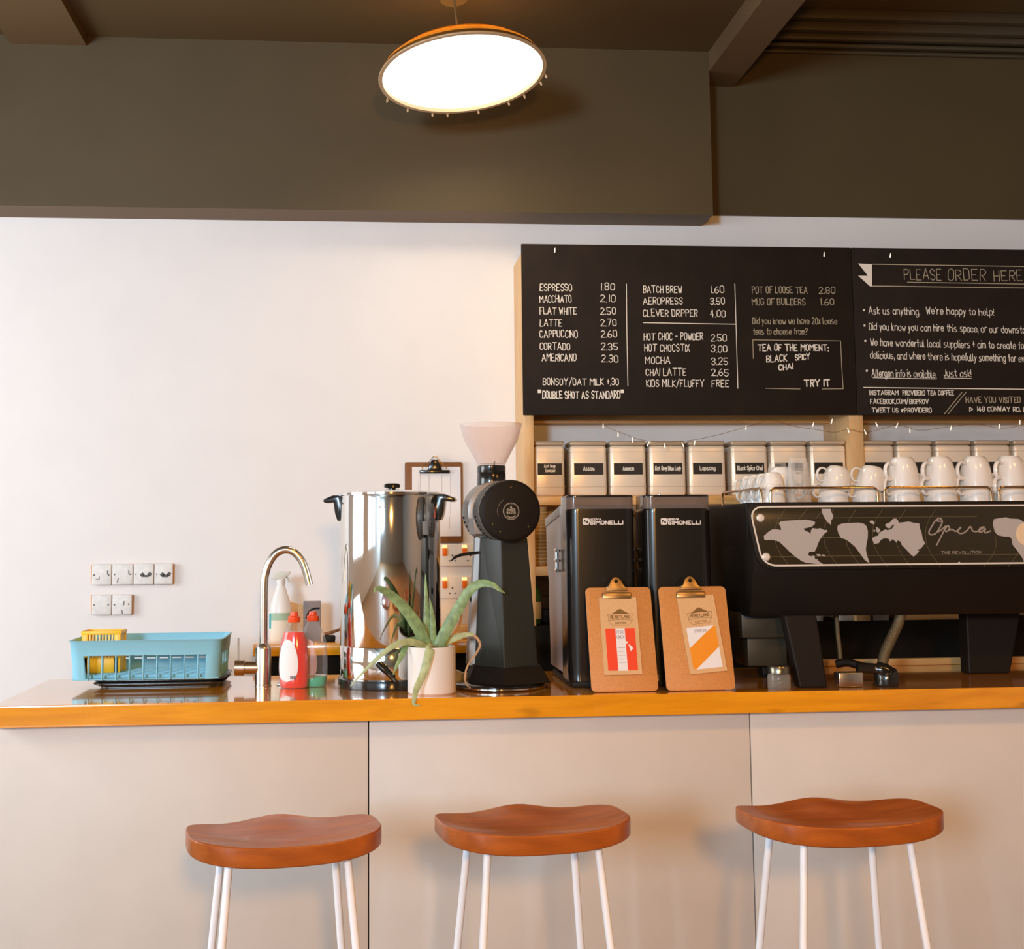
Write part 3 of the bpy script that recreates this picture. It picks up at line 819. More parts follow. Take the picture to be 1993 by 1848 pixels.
# yellow cutlery basket standing in the blue basket
yx0 = at(163, 1230, 4.24).x; yx1 = at(241, 1230, 4.24).x
yz1 = at(200, 1227, 4.24).z
yb = thing('cutlery_basket', 'small yellow slatted plastic basket standing inside the blue dish basket', 'basket', ((yx0 + yx1) / 2, 4.25, bz + .0132))
hh = yz1 - bz - .0132; ww = yx1 - yx0
m = MB()
for sy in (-1, 1):
    yy = sy * .05
    m.box((0, yy, hh - .006), (ww, .006, .012), .002)
    m.box((0, yy, .024), (ww - .014, .004, .048), .001)
    for sx in (-1, 1): m.box((sx * (ww / 2 - .012), yy, hh / 2), (.019, .004, hh), .001)
for sx in (-1, 1):
    m.box((sx * (ww / 2 - .003), 0, hh - .006), (.006, .10, .012), .002)
    m.box((sx * (ww / 2 - .008), 0, hh / 2), (.004, .096, hh - .004), .001)
m.box((0, 0, .002), (ww - .016, .096, .004))
m.build('shell', yellow_plastic, yb)
m = MB()
for sy in (-1, 1):
    for k in range(8): m.box(((k - 3.5) * (ww - .045) / 8, sy * .05, (hh + .03) / 2), (.0042, .003, hh - .045), 0)
m.build('slats', mat('pale_yellow_plastic', (.85, .62, .16), .4), yb)

# ---------------------------------------------------------------- tap
tb = atz(512, 1336, CT)
tap = thing('tap', 'tall brushed steel swan-neck tap with side lever beside the dish soap', 'tap', tb)
TY = tb.y
def tp(u, v): return at(u, v, TY)
zb = tp(512, 1256).z
m = MB().lathe([(.0255, 0), (.0255, .004), (.0245, .005), (.0245, zb - CT - .012), (.022, zb - CT - .004), (.0135, zb - CT + .006)], 32, c=(tb.x, tb.y, CT))
m.build('body', steel, tap, world=True)
pts = [tp(513, 1262), tp(513.2, 1200), tp(514, 1140), tp(517, 1116), tp(525, 1094), tp(538, 1077), tp(555, 1070.5), tp(572, 1075), tp(587, 1092), tp(596, 1115), tp(602, 1139)]
MB().tube(smooth_path(pts, 6), .0122, 20).build('spout', steel, tap, world=True)
h0 = tp(503, 1300); h1 = tp(478, 1300); h2 = tp(475.5, 1300); h3 = tp(457, 1300)
MB().tube([h0, h1, h1 + Vector((-.0004, 0, 0)), h2, h2], [.0205, .0205, .019, .019, .019], 24).tube([h2, h3 + Vector((.001, 0, 0)), h3], [.0245, .0245, .0225], 24).build('handle', mat('bronzed_steel', (.55, .40, .28), .28, metal=1), tap, world=True)
MB().tube([tp(464, 1292), tp(464, 1243)], .0026, 10).build('lever', steel, tap, world=True)

# ---------------------------------------------------------------- dish soap bottles
def soap(u, v, Yb, label, full):
    base = atz(u, v, CT)
    k = .92
    t = thing('dish_soap_bottle', label, 'bottle', (base.x, base.y + .02, CT), (0, 0, math.radians(-12)), group='dish soap bottles by the tap')
    prof = [(.0, .0), (.040, .0), (.0435, .004), (.045, .02), (.0465, .06), (.0455, .10), (.042, .135), (.033, .165), (.022, .186), (.0155, .198), (.0150, .206)]
    if full:
        MB().lathe([(r * .95, z) for r, z in prof if z < .165] + [(.0325 * .95, .167), (0, .167)], 36, sy=.62, c=(0, 0, .0015)).build('liquid', red_soap, t)
    else:
        MB().lathe([(r * .95, z) for r, z in prof if z < .03] + [(.0425, .030), (0, .030)], 36, sy=.62, c=(0, 0, .0015)).build('liquid', green_soap, t)
    MB().lathe(prof, 40, sy=.64, caps=False).build('bottle', clear_plastic, t)
    MB().lathe([(.0175, .198), (.0185, .200), (.0185, .214), (.013, .217), (.0115, .228), (.0075, .2285), (0, .2285)], 28).build('cap', orange_cap, t)
    # oval label wrapped on the front
    def f(a, b):
        ang = math.radians(-90 - 58 + a * 80); zz = .020 + b * .128
        half = math.sqrt(max(0, 1 - (2 * b - 1) ** 2)) ** .75
        ang = math.radians(-108) + math.radians((a - .5) * 100 * half * (1 - .28 * b))
        r = .0475 if zz < .09 else .0475 - (zz - .09) * .10
        return (r * math.cos(ang), r * .645 * math.sin(ang), zz)
    MB().grid(f, 14, 16).build('label', paper if full else pink_film, t)
    bc_ = MB()
    for i in range(7):
        a_ = math.radians(-92 + i * 3.2); bc_.box((.0485 * math.cos(a_), .0485 * .648 * math.sin(a_), .034), (.0011 if i % 2 else .0018, .001, .010))
    bc_.build('barcode', grey_marks if full else ink_brown, t, smooth=False)
soap(571, 1341, 0, 'red dish soap bottle with white oval label and orange cap', True)
soap(608, 1338, 0, 'nearly empty clear dish soap bottle, a little green liquid left', False)

# ---------------------------------------------------------------- things on the back counter, left
sb = at(546, 1250, 5.03)
sp = thing('spray_bottle', 'white trigger spray bottle with teal label on the back counter', 'bottle', (sb.x, 5.03, BCZ))
hs = (1250 - 1118) * 5.03 / F
MB().lathe([(.0, 0), (.040, 0), (.043, .004), (.043, .10), (.041, .13), (.030, .165), (.018, .20), (.014, .212), (.014, .224)], 36, sy=.7).build('bottle', white_plastic, sp)
MB().lathe([(.0165, .215), (.0165, .232), (.011, .236)], 24).build('collar', white_plastic, sp)
MB().prism([(-.032, .236), (-.026, .231), (-.012, .232), (.010, .232), (.034, .252), (.034, .262), (-.012, .262), (-.028, .252)], -.013, .013, bev=.003).build('spray_head', cream_label, sp)
MB().tube(smooth_path([(.018, 0, .244), (.026, 0, .236), (.031, 0, .222)], 4), [.004] * 8 + [.0028], 8).build('trigger', cream_label, sp)
def wrap(a0, a1, z0, z1, r=.0436):
    return lambda a, b: (r * math.cos(math.radians(a0 + (a1 - a0) * a)), r * .7 * math.sin(math.radians(a0 + (a1 - a0) * a)), z0 + (z1 - z0) * b)
MB().grid(wrap(-150, -30, .006, .080), 12, 2).build('label', cream_label, sp)
MB().grid(wrap(-150, -30, .080, .108, .0438), 12, 2).build('green_label', pale_green, sp)
MB().grid(wrap(-163, -142, .05, .104, .0441), 6, 2).build('teal_stripe', teal, sp)
g0 = at(591, 1171, 5.1); g1 = at(624, 1171, 5.1)
gb = thing('grey_card_box', 'dark grey printed card box standing on the back counter', 'box', ((g0.x + g1.x) / 2, 5.1, BCZ))
MB().box((0, 0, (g0.z - BCZ) / 2), (g1.x - g0.x, .05, g0.z - BCZ), .001).build('carton', grey_box_mat, gb)
MB().tube(smooth_path([(-.022, -.0255, .08), (-.012, -.0255, .105), (.006, -.0255, .118), (.03, -.0255, .12)], 5), .004, 6, flat=.2).build('printed_curve', black_matt, gb)
k0 = at(578, 1250, 5.12)
kb = MB(); kz = at(578, 1171, 5.12).z - BCZ
kb.add([(-.030, -.02, 0), (.030, -.02, 0), (.030, .02, 0), (-.030, .02, 0), (-.028, -.018, kz * .8), (.028, -.018, kz * .8), (.028, .018, kz * .8), (-.028, .018, kz * .8), (-.034, -.002, kz), (.022, -.002, kz * .9), (.022, .002, kz * .9), (-.034, .002, kz)],
       [(3, 2, 1, 0), (0, 1, 5, 4), (1, 2, 6, 5), (2, 3, 7, 6), (3, 0, 4, 7), (4, 5, 9, 8), (5, 6, 10, 9), (6, 7, 11, 10), (7, 4, 8, 11), (8, 9, 10, 11)])
kb = kb.build('kraft_paper_bag', kraft, angle=20); kb.location = (k0.x, 5.12, BCZ); tag(kb, 'tan kraft paper bag between the spray bottle and the grey box', 'bag')
d0 = at(647, 1250, 4.98)
br = thing('scrubbing_brush', 'small dark brown and black brush lying on the back counter beside the urn', 'brush', (d0.x, 4.98, BCZ))
MB().tube(smooth_path([(-.03, 0, .028), (-.005, 0, .034), (.03, 0, .046), (.05, 0, .05)], 5), .006, 10).build('handle', hardboard_dark, br)
MB().box((-.012, 0, .012), (.046, .03, .024), .006).build('bristles', black_matt, br)
wb0 = at(888, 1217, 5.08); wb1 = at(919, 1236, 5.08)
wbk = MB().box((0, 0, (wb0.z - BCZ) / 2), (wb1.x - wb0.x, .12, wb0.z - BCZ), .003).build('wooden_block', pine_x); wbk.location = ((wb0.x + wb1.x) / 2, 5.08, BCZ); tag(wbk, 'pale wooden block on the back counter between pot and grinder', 'block')
wx0 = at(850, 1168, 5.14); wx1 = at(889, 1168, 5.14)
ctn = MB().box((0, 0, (wx0.z - BCZ) / 2), (wx1.x - wx0.x, .08, wx0.z - BCZ), .002).build('white_carton', white_plastic); ctn.location = ((wx0.x + wx1.x) / 2, 5.14, BCZ); tag(ctn, 'plain white carton on the back counter under the wall sockets', 'carton')
# ---------------------------------------------------------------- hot water urn
UY = 4.085
uc = at(760, 1300, UY).x
ur = thing('water_urn', 'tall polished steel hot water urn with black handles and lid knob', 'urn', (uc, UY, CT))
ur_ = (at(860, 1200, UY).x - at(661, 1200, UY).x) / 2 * .985
ztp = at(760, 961, UY - ur_).z - CT
MB().lathe([(0, .0), (ur_ + .006, 0), (ur_ + .007, .004), (ur_ + .006, .026), (ur_ - .002, .030), (0, .030)], 64).build('base_ring', black_gloss, ur)
zs = at(760, 1262, UY - ur_).z - CT
MB().lathe([(ur_ - .002, .028), (ur_, .032), (ur_, zs - .002), (ur_ - .0012, zs), (ur_, zs + .002), (ur_, ztp - .012), (ur_ - .002, ztp)], 96).build('body', chrome, ur)
MB().lathe([(ur_ + .001, ztp - .003), (ur_ + .006, ztp - .001), (ur_ + .006, ztp + .005), (ur_ - .004, ztp + .008), (ur_ * .7, ztp + .013), (ur_ * .3, ztp + .017), (0, ztp + .018)], 72).build('lid', chrome, ur)
MB().lathe([(0, ztp + .014), (.011, ztp + .014), (.011, ztp + .020), (.024, ztp + .023), (.0265, ztp + .030), (.022, ztp + .036), (0, ztp + .038)], 28, c=(.006, 0, 0)).build('lid_knob', black_gloss, ur)
for sx in (-1, 1):
    m = MB()
    ang = math.radians(-12)
    M = Matrix.Rotation(ang, 4, 'Z') @ Matrix.Scale(sx, 4, (1, 0, 0))
    m.prism([(ur_ - .006, ztp + .001), (ur_ + .020, ztp + .001), (ur_ + .048, ztp - .010), (ur_ + .052, ztp - .018), (ur_ + .044, ztp - .023), (ur_ + .018, ztp - .021), (ur_ + .014, ztp - .055), (ur_ + .006, ztp - .078), (ur_ - .004, ztp - .08)], -.034, .034, M=M, bev=.004)
    m.build('handle', black_gloss, ur)
# little tap at the front, near the base, and a black band of the sight glass at the right
tpz = at(735, 1296, UY - ur_ - .03).z - CT
ux = at(737, 1296, UY - ur_ - .03).x - uc
m = MB(); m.tube([(ux, -math.sqrt(ur_ ** 2 - ux ** 2) + .004, tpz), (ux, -ur_ - .014, tpz)], .008, 14); m.build('tap_body', chrome, ur)
m = MB(); m.tube(smooth_path([(ux - .003, -ur_ - .010, tpz + .004), (ux + .018, -ur_ - .018, tpz - .016), (ux + .050, -ur_ - .022, tpz - .048)], 5), [.009] * 6 + [.007] * 5, 12); m.build('tap_lever', black_gloss, ur)
a0 = at(742, 987, UY - ur_)
mm = MB()
for k in range(3): mm.box((a0.x - uc - .006 + k * .007, -ur_ - .0004, a0.z - CT), (.004, .0012, .007 if k else .005))
mm.build('badge', mat('badge_white', (.8, .8, .8), .4), ur, smooth=False)
f0 = at(848, 982, UY - ur_ * .6)
ang0 = math.asin(max(-1, min(1, (at(846, 1000, UY - .1).x - uc) / ur_)))
wv = []
zz0 = at(846, 1009, UY - .1).z - CT; zz1 = at(846, 984, UY - .1).z - CT
for a_, z_ in ((-.055, zz0), (.04, zz0), (.03, zz1)): wv.append(((ur_ + .0008) * math.sin(ang0 + a_), -(ur_ + .0008) * math.cos(ang0 + a_), z_))
MB().add(wv, [(0, 1, 2)]).build('warning_triangle', mat('pink_warning', (.75, .25, .22), .5), ur, smooth=False)

# ---------------------------------------------------------------- aloe in white pot
pb = atz(840, 1355, CT); PR = .0705; PY = pb.y + PR
pc = Vector((at(840, 1310, PY).x, PY, CT))
al = thing('potted_aloe', 'spiky green aloe in a plain white cylindrical pot at the counter edge', 'plant', pc)
PH = at(840, 1262, PY - PR).z - CT
MB().lathe([(0, 0), (PR - .004, 0), (PR, .004), (PR, PH - .004), (PR - .002, PH), (PR - .007, PH), (PR - .008, PH - .02), (0, PH - .02)], 56).build('pot', mat('matt_white_pot', (.74, .69, .64), .5, bump=.1, bscale=50), al)
MB().lathe([(0, PH - .022), (PR - .008, PH - .022), (PR - .008, PH - .016), (0, PH - .013)], 32).build('soil', soil, al)
def leaf(pts, w0, m, thick=.45, dy=None, curl=0):
    P = []
    for u, v, d in pts: P.append(at(u, v, PY + d))
    P = smooth_path(P, 6); n = len(P)
    mb = MB(); vs = []; fs = []
    K = 10
    prev = None
    for i, p in enumerate(P):
        t = (P[min(i + 1, n - 1)] - P[max(i - 1, 0)]).normalized()
        s = i / (n - 1)
        w = w0 * (1 - s ** 1.8) * (1 if s > .12 else .85 + s) + .0012
        view = Vector((0.05, -1, 0.25)).normalized()
        side = t.cross(view).normalized()
        nor = side.cross(t).normalized()
        for k in range(K):
            a = 2 * PI * k / K
            c_, s_ = math.cos(a), math.sin(a)
            # thick fleshy crescent: flat on the upper side
            h = s_ * thick * w * (1.0 if s_ < 0 else .35)
            vs.append(p + side * (c_ * w) + nor * h)
    for j in range(n - 1):
        for k in range(K):
            q = (k + 1) % K
            fs.append((j * K + k, j * K + q, (j + 1) * K + q, (j + 1) * K + k))
    fs.append(tuple(reversed(range(K)))); fs.append(tuple((n - 1) * K + k for k in range(K)))
    mb.add(vs, fs)
    # marginal teeth
    if w0 > .008:
        for i in range(3, n - 4, 2):
            t = (P[i + 1] - P[i - 1]).normalized(); view = Vector((0.05, -1, .25)).normalized(); side = t.cross(view).normalized()
            s = i / (n - 1); w = w0 * (1 - s ** 1.8)
            for sg in (-1, 1):
                b = P[i] + side * (sg * w)
                mb.tube([b - side * (sg * .001), b + side * (sg * .0022) + t * .001], [.0011, .0003], 5)
    return mb.build('leaf', m, al, world=True, angle=60)
leaf([(836, 1275, 0), (815, 1225, -.01), (790, 1188, -.015), (765, 1162, -.02), (745, 1149, -.03), (733, 1146, -.035), (728, 1154, -.04)], .0175, leafgreen)
leaf([(845, 1275, .0), (868, 1228, -.005), (892, 1185, -.01), (914, 1150, -.015), (936, 1136, -.02), (958, 1139, -.03), (972, 1148, -.035), (983, 1155, -.035)], .0165, leafgreen)
leaf([(834, 1275, .02), (832, 1225, .02), (830, 1180, .025), (828, 1118, .03)], .0130, leafgreen)
leaf([(841, 1275, .01), (843, 1230, .008), (841, 1195, .008), (836, 1164, .008)], .0095, leafgreen)
leaf([(838, 1268, -.02), (815, 1254, -.05), (790, 1250, -.07), (765, 1258, -.08), (735, 1282, -.085), (708, 1308, -.085), (682, 1336, -.088)], .0095, leafpale)
leaf([(842, 1268, -.03), (838, 1262, -.07), (832, 1285, -.084), (824, 1312, -.088), (812, 1338, -.106), (807, 1356, -.132), (806, 1371, -.139), (818, 1374, -.140)], .0125, leafpale)
leaf([(836, 1270, .0), (812, 1248, .0), (793, 1252, -.02), (783, 1275, -.04), (772, 1296, -.05), (765, 1314, -.055)], .0105, leafgreen)
leaf([(846, 1270, .01), (868, 1250, .02), (892, 1240, .02), (915, 1235, .02), (926, 1238, .02)], .0115, leafpale)
leaf([(922, 1236, .02), (931, 1246, .018), (934, 1258, .015), (925, 1275, .012), (911, 1295, .01), (905, 1315, .01), (907, 1332, .01), (916, 1340, .01)], .0028, leafdry)
leaf([(846, 1270, .03), (868, 1252, .04), (888, 1228, .045), (897, 1205, .045), (899, 1178, .045)], .0050, leafdry)

# ---------------------------------------------------------------- big black shop grinder
GY0 = atz(985, 1349, CT).y + .004
gc = at(978, 1300, GY0 + .13)
gr = thing('shop_coffee_grinder', 'tall black shop coffee grinder with round motor end and clear hopper', 'coffee grinder', (gc.x, GY0 + .16, CT))
def gp(u, v, d): return at(u, v, GY0 + d)
dc = gp(993, 995, 0.02); DR = (at(1053, 993, GY0 + .02).x - at(909 + 2, 993, GY0 + .02).x) / 2 * .995
DR = .0925; PHI = math.radians(10)
MYm = Matrix.Translation(dc) @ Matrix.Rotation(PHI, 4, 'Z') @ Matrix.Rotation(math.radians(90), 4, 'X')     # local +z points to -y (towards the guests)
m = MB().lathe([(0, .012), (.0, .012), (DR - .012, .012), (DR - .004, .009), (DR, .003), (DR, -.012), (DR - .003, -.016), (DR - .004, -.02), (0, -.02)], 72, M=MYm); m.build('motor_end_cap', black_matt, gr, world=True)
MB().lathe([(DR - .0018, -.012), (DR + .0004, -.012), (DR + .0004, -.0145), (DR - .0018, -.0145)], 72, M=MYm, closed=True).build('trim_ring', light_grey, gr, world=True)
m = MB().lathe([(DR - .004, -.016), (DR - .001, -.02), (DR - .001, -.085), (DR - .008, -.09), (0, -.09)], 64, M=MYm); m.build('motor_housing', mat('dark_grey_housing', (.075, .068, .06), .45), gr, world=True)
m = MB().lathe([(0, -.13), (DR - .012, -.13), (DR + .002, -.136), (DR + .004, -.15), (DR + .004, -.20), (DR - .01, -.235), (DR - .04, -.25), (0, -.252)], 64, M=MYm); mo = m.build('grinding_head', light_grey, gr, world=True)
m = MB().lathe([(.055, -.085), (.055, -.135)], 32, M=MYm)
m.prism([(-.085, -.068), (.085, -.068), (.072, -.02), (-.0915, -.02)], .085, .16, M=Matrix.Translation(dc) @ Matrix.Rotation(PHI, 4, 'Z'), bev=.004)
m.build('bridge', light_grey, gr, world=True)
m = MB()
for zz, rr in ((-.060, DR - .0012), (-.185, DR + .0038)):
    for k in range(7):
        a_ = math.radians(190 + k * 8.5)
        m.lathe([(0, 0), (.0032, 0), (.0032, .003), (0, .003)], 10, M=MYm @ Matrix.Translation((rr * math.cos(a_), rr * math.sin(a_), zz)) @ Matrix.Rotation(a_, 4, 'Z') @ Matrix.Rotation(PI / 2, 4, 'Y'))
m.build('vent_holes', black_matt, mo, world=True)
# round emblem
m = MB()
ec = MYm @ Matrix.Rotation(math.radians(-90), 4, 'X') @ Matrix.Translation((-.001, -.0128, -.001))
for r_, w_ in ((.0245, .0016), (.0222, .0007)):
    ribbon(m, arc(0, 0, r_, 0, 360, 40), w_, 0, ec)
write(m, 'SWISS', -.0125, .0012, .0062, .025, 0, .0016, ec, jit=0); write(m, 'WATER', -.0138, -.0078, .0066, .0276, 0, .0017, ec, jit=0)
m.flatpoly([(0, .0182), (.0032, .012), (.0022, .009), (-.0022, .009), (-.0032, .012)], 0, ec)
ribbon(m, arc(0, 0, .0182, 225, 315, 14), .0026, 0, ec)
ribbon(m, arc(0, 0, .0380, 120, 200, 16), .0008, 0, Matrix.Translation((-.004, 0, 0)) @ ec)
m.build('emblem', mat('emblem_print', (.34, .29, .22), .6), gr, world=True, smooth=False, recalc=False)
m = MB()
for a_ in (25, 150, 214, 240, 318, 90):
    r_ = DR * (.98 if a_ in (25, 150) else .76)
    m.lathe([(0, 0), (.003, 0), (.0025, .0015), (0, .002)], 10, M=MYm @ Matrix.Translation((r_ * math.cos(math.radians(a_)), r_ * math.sin(math.radians(a_)), .011 if r_ < DR * .9 else .004)))
m.build('screws', mat('dull_screw', (.14, .11, .06), .4, metal=.6), gr, world=True)
# tapering column with its arris towards the guests
def ring4(pts, z): return [Vector((p[0], p[1], z)) for p in pts]
yc = GY0 + .05
zt = gp(985, 1046, .05).z; zm = gp(985, 1302, .05).z
L_t = at(935, 1060, GY0 + .13).x; R_t = at(1024, 1060, GY0 + .12).x; C_t = at(975, 1060, GY0 + .045).x
L_b = at(925, 1302, GY0 + .128).x; R_b = at(1045, 1302, GY0 + .12).x; C_b = at(982, 1302, GY0 + .03).x
m = MB()
vt = [(L_t, GY0 + .120), (C_t, GY0 + .045), (R_t, GY0 + .09), (R_t - .004, GY0 + .21), (L_t + .004, GY0 + .22)]
vb = [(L_b, GY0 + .128), (C_b, GY0 + .030), (R_b, GY0 + .09), (R_b - .004, GY0 + .24), (L_b + .004, GY0 + .25)]
m.add(ring4(vt, zt) + ring4(vb, zm), [(i, (i + 1) % 5, 5 + (i + 1) % 5, 5 + i) for i in range(5)] + [(4, 3, 2, 1, 0), (5, 6, 7, 8, 9)])
cob = m.build('column', green_black, gr, world=True, smooth=False)
bv = cob.modifiers.new('edge', 'BEVEL'); bv.width = .004; bv.segments = 2
m = MB()
m.add([(L_t - .012, GY0 + .165, zt), (L_t + .006, GY0 + .16, zt), (L_t + .006, GY0 + .225, zt), (L_t - .012, GY0 + .225, zt), (L_b - .018, GY0 + .17, zm), (L_b + .006, GY0 + .165, zm), (L_b + .006, GY0 + .245, zm), (L_b - .020, GY0 + .245, zm)],
      [(3, 2, 1, 0), (0, 1, 5, 4), (1, 2, 6, 5), (2, 3, 7, 6), (3, 0, 4, 7), (4, 5, 6, 7)])
m.build('back_plate', light_grey, gr, world=True, smooth=False)
# plinth
xb0 = at(891, 1330, GY0 + .10).x; xb1 = at(1072, 1330, GY0 + .05).x; cxp = (xb0 + xb1) / 2
m = MB().lathe([(0, 0), (.125, 0), (.128, .003), (.128, .012), (.124, .016), (.11, .019), (0, .020)], 56, c=(cxp - .006, GY0 + .14, CT), sx=(xb1 - xb0) / .256, sy=.14 / .128)
m.build('base', black_gloss, gr, world=True)
m = MB()
q0 = [(L_b - .004, GY0 + .115), (C_b, GY0 + .030), (R_b + .006, GY0 + .08), (R_b + .004, GY0 + .235), (L_b - .004, GY0 + .235)]
q1 = [(L_b - .025, GY0 + .11), (C_b, GY0 + .016), (R_b + .035, GY0 + .07), (R_b + .035, GY0 + .245), (L_b - .02, GY0 + .245)]
m.add(ring4(q0, zm + .004) + ring4(q1, CT + .018), [(i, (i + 1) % 5, 5 + (i + 1) % 5, 5 + i) for i in range(5)] + [(4, 3, 2, 1, 0), (5, 6, 7, 8, 9)])
m.build('plinth', black_matt, gr, world=True, smooth=False)
m = MB().lathe([(.1285, .004), (.1295, .005), (.1295, .0085), (.1285, .0095)], 56, c=(cxp - .006, GY0 + .14, CT), sx=(xb1 - xb0) / .256, sy=.14 / .128, closed=True); m.build('chrome_strip', chrome, gr, world=True)
# neck, collar, hopper
hy = GY0 + .205
hx = at(956.5, 925, hy).x
z0 = at(956, 946, hy).z; z1 = at(956, 907, hy).z; z2 = at(956, 826, hy).z
MB().tube([(hx - .004, hy, z0 - .035), (hx - .004, hy, z0 + .004)], .030, 24).build('neck', black_matt, gr, world=True)
MB().lathe([(.0, 0), (.0445, 0), (.045, .002), (.0445, (z1 - z0) * .6), (.0435, (z1 - z0) * .62), (.0445, (z1 - z0) * .66), (.0445, z1 - z0 - .003), (.042, z1 - z0), (0, z1 - z0)], 40, c=(hx, hy, z0)).build('collar', black_gloss, gr, world=True)
hh_ = z2 - z1
MB().lathe([(.040, -.002), (.044, .004), (.056, hh_ * .22), (.070, hh_ * .42), (.0845, hh_ * .62), (.0915, hh_ * .8), (.0965, hh_ * .97), (.0985, hh_), (.0955, hh_), (.093, hh_ * .95), (.088, hh_ * .78), (.081, hh_ * .6), (.066, hh_ * .4), (.052, hh_ * .2), (.040, .006)], 56, c=(hx, hy, z1)).build('hopper', hopper_plastic, gr, world=True)
MB().tube([(hx + .008, hy, z1 + .0), (hx + .010, hy, z1 + .014)], .003, 8).build('hopper_stem', antique, gr, world=True)
# bag clamp lever and catch on the left
l0 = gp(932, 1076, .16)
MB().tube(smooth_path([l0, gp(905, 1079, .16), gp(888, 1084, .15), gp(877, 1093, .15)], 5), [.0075] * 12 + [.006, .005, .003, .002], 10, flat=.6).build('clamp_lever', black_matt, gr, world=True)
m = MB(); k_ = gp(924, 1168, .2); m.box((k_.x, k_.y, k_.z), (.018, .03, .052), .004); k_ = gp(927, 1128, .2); m.box((k_.x, k_.y, k_.z), (.016, .02, .010), .003); k_ = gp(918, 1165, .2); m.box((k_.x, k_.y, k_.z), (.012, .02, .022), .004)
m.build('bag_catch', black_matt, gr, world=True)
# grey cloth folded at its foot
cl = MB()
c0 = at(888, 1326, GY0 + .21)
cl.add([c0 + Vector((-.012, -.02, -c0.z + CT + .001)), c0 + Vector((.07, -.02, -c0.z + CT + .001)), c0 + Vector((.07, .05, -c0.z + CT + .001)), c0 + Vector((-.012, .05, -c0.z + CT + .001)),
        c0 + Vector((-.010, -.015, -c0.z + CT + .050)), c0 + Vector((.045, -.016, -c0.z + CT + .026)), c0 + Vector((.045, .04, -c0.z + CT + .026)), c0 + Vector((-.010, .045, -c0.z + CT + .050))],
       [(3, 2, 1, 0), (0, 1, 5, 4), (1, 2, 6, 5), (2, 3, 7, 6), (3, 0, 4, 7), (4, 5, 6, 7)])
o = recentre(cl.build('folded_cloth', mat('grey_cloth', (.40, .37, .35), .85))); o['label'] = 'grey folded cloth on the bar between the white pot and the shop grinder'; o['category'] = 'cloth'
# ---------------------------------------------------------------- paper cups, bottle and box on the shelves beside the grinder
cu = at(1047, 1060, 5.05)
for k in range(16):
    m = MB().lathe([(.036, 0), (.0455, .0135), (.0475, .0135), (.0475, .0175), (.045, .018), (.044, .014), (.034, .002)] if k < 15 else [(.034, .0), (.045, .082), (.047, .083), (.047, .088), (.044, .088), (.033, .003)], 24)
    o = m.build('paper_cup', paper_cup)
    o.location = (cu.x + (.001 if k % 2 else -.001), 5.05, LZ + .0005 + k * .0135)
    # mouth-down pile
    tag(o, 'kraft paper cup in the ribbed pile on the lower pine shelf', 'cup', 'kraft paper cups piled on the lower shelf')
bt = at(1043, 1268, 5.06)
bo = thing('glass_bottle', 'green glass bottle with white label on the bottom shelf behind the grinder', 'bottle', (bt.x - .008, 5.06, m2 + .0005))
MB().lathe([(0, 0), (.028, 0), (.031, .004), (.031, .10), (.027, .125), (.014, .155), (.0115, .17), (.0115, .20)], 28).build('glass', green_glass, bo)
MB().lathe([(.0314, .02), (.0314, .085)], 28, caps=False).build('label', paper, bo)
MB().lathe([(.0125, .19), (.0135, .192), (.0135, .207), (0, .208)], 20).build('cap', white_plastic, bo)
bb0 = at(1047, 1241, 5.10); bb1 = at(1071, 1268, 5.10)
o = MB().box((0, 0, .027), (.07, .07, .052), .003).build('black_box', black_matt); o.location = (bb0.x + .034, 5.10, m2 + .0005); tag(o, 'small black box on the bottom shelf beside the green bottle', 'box')

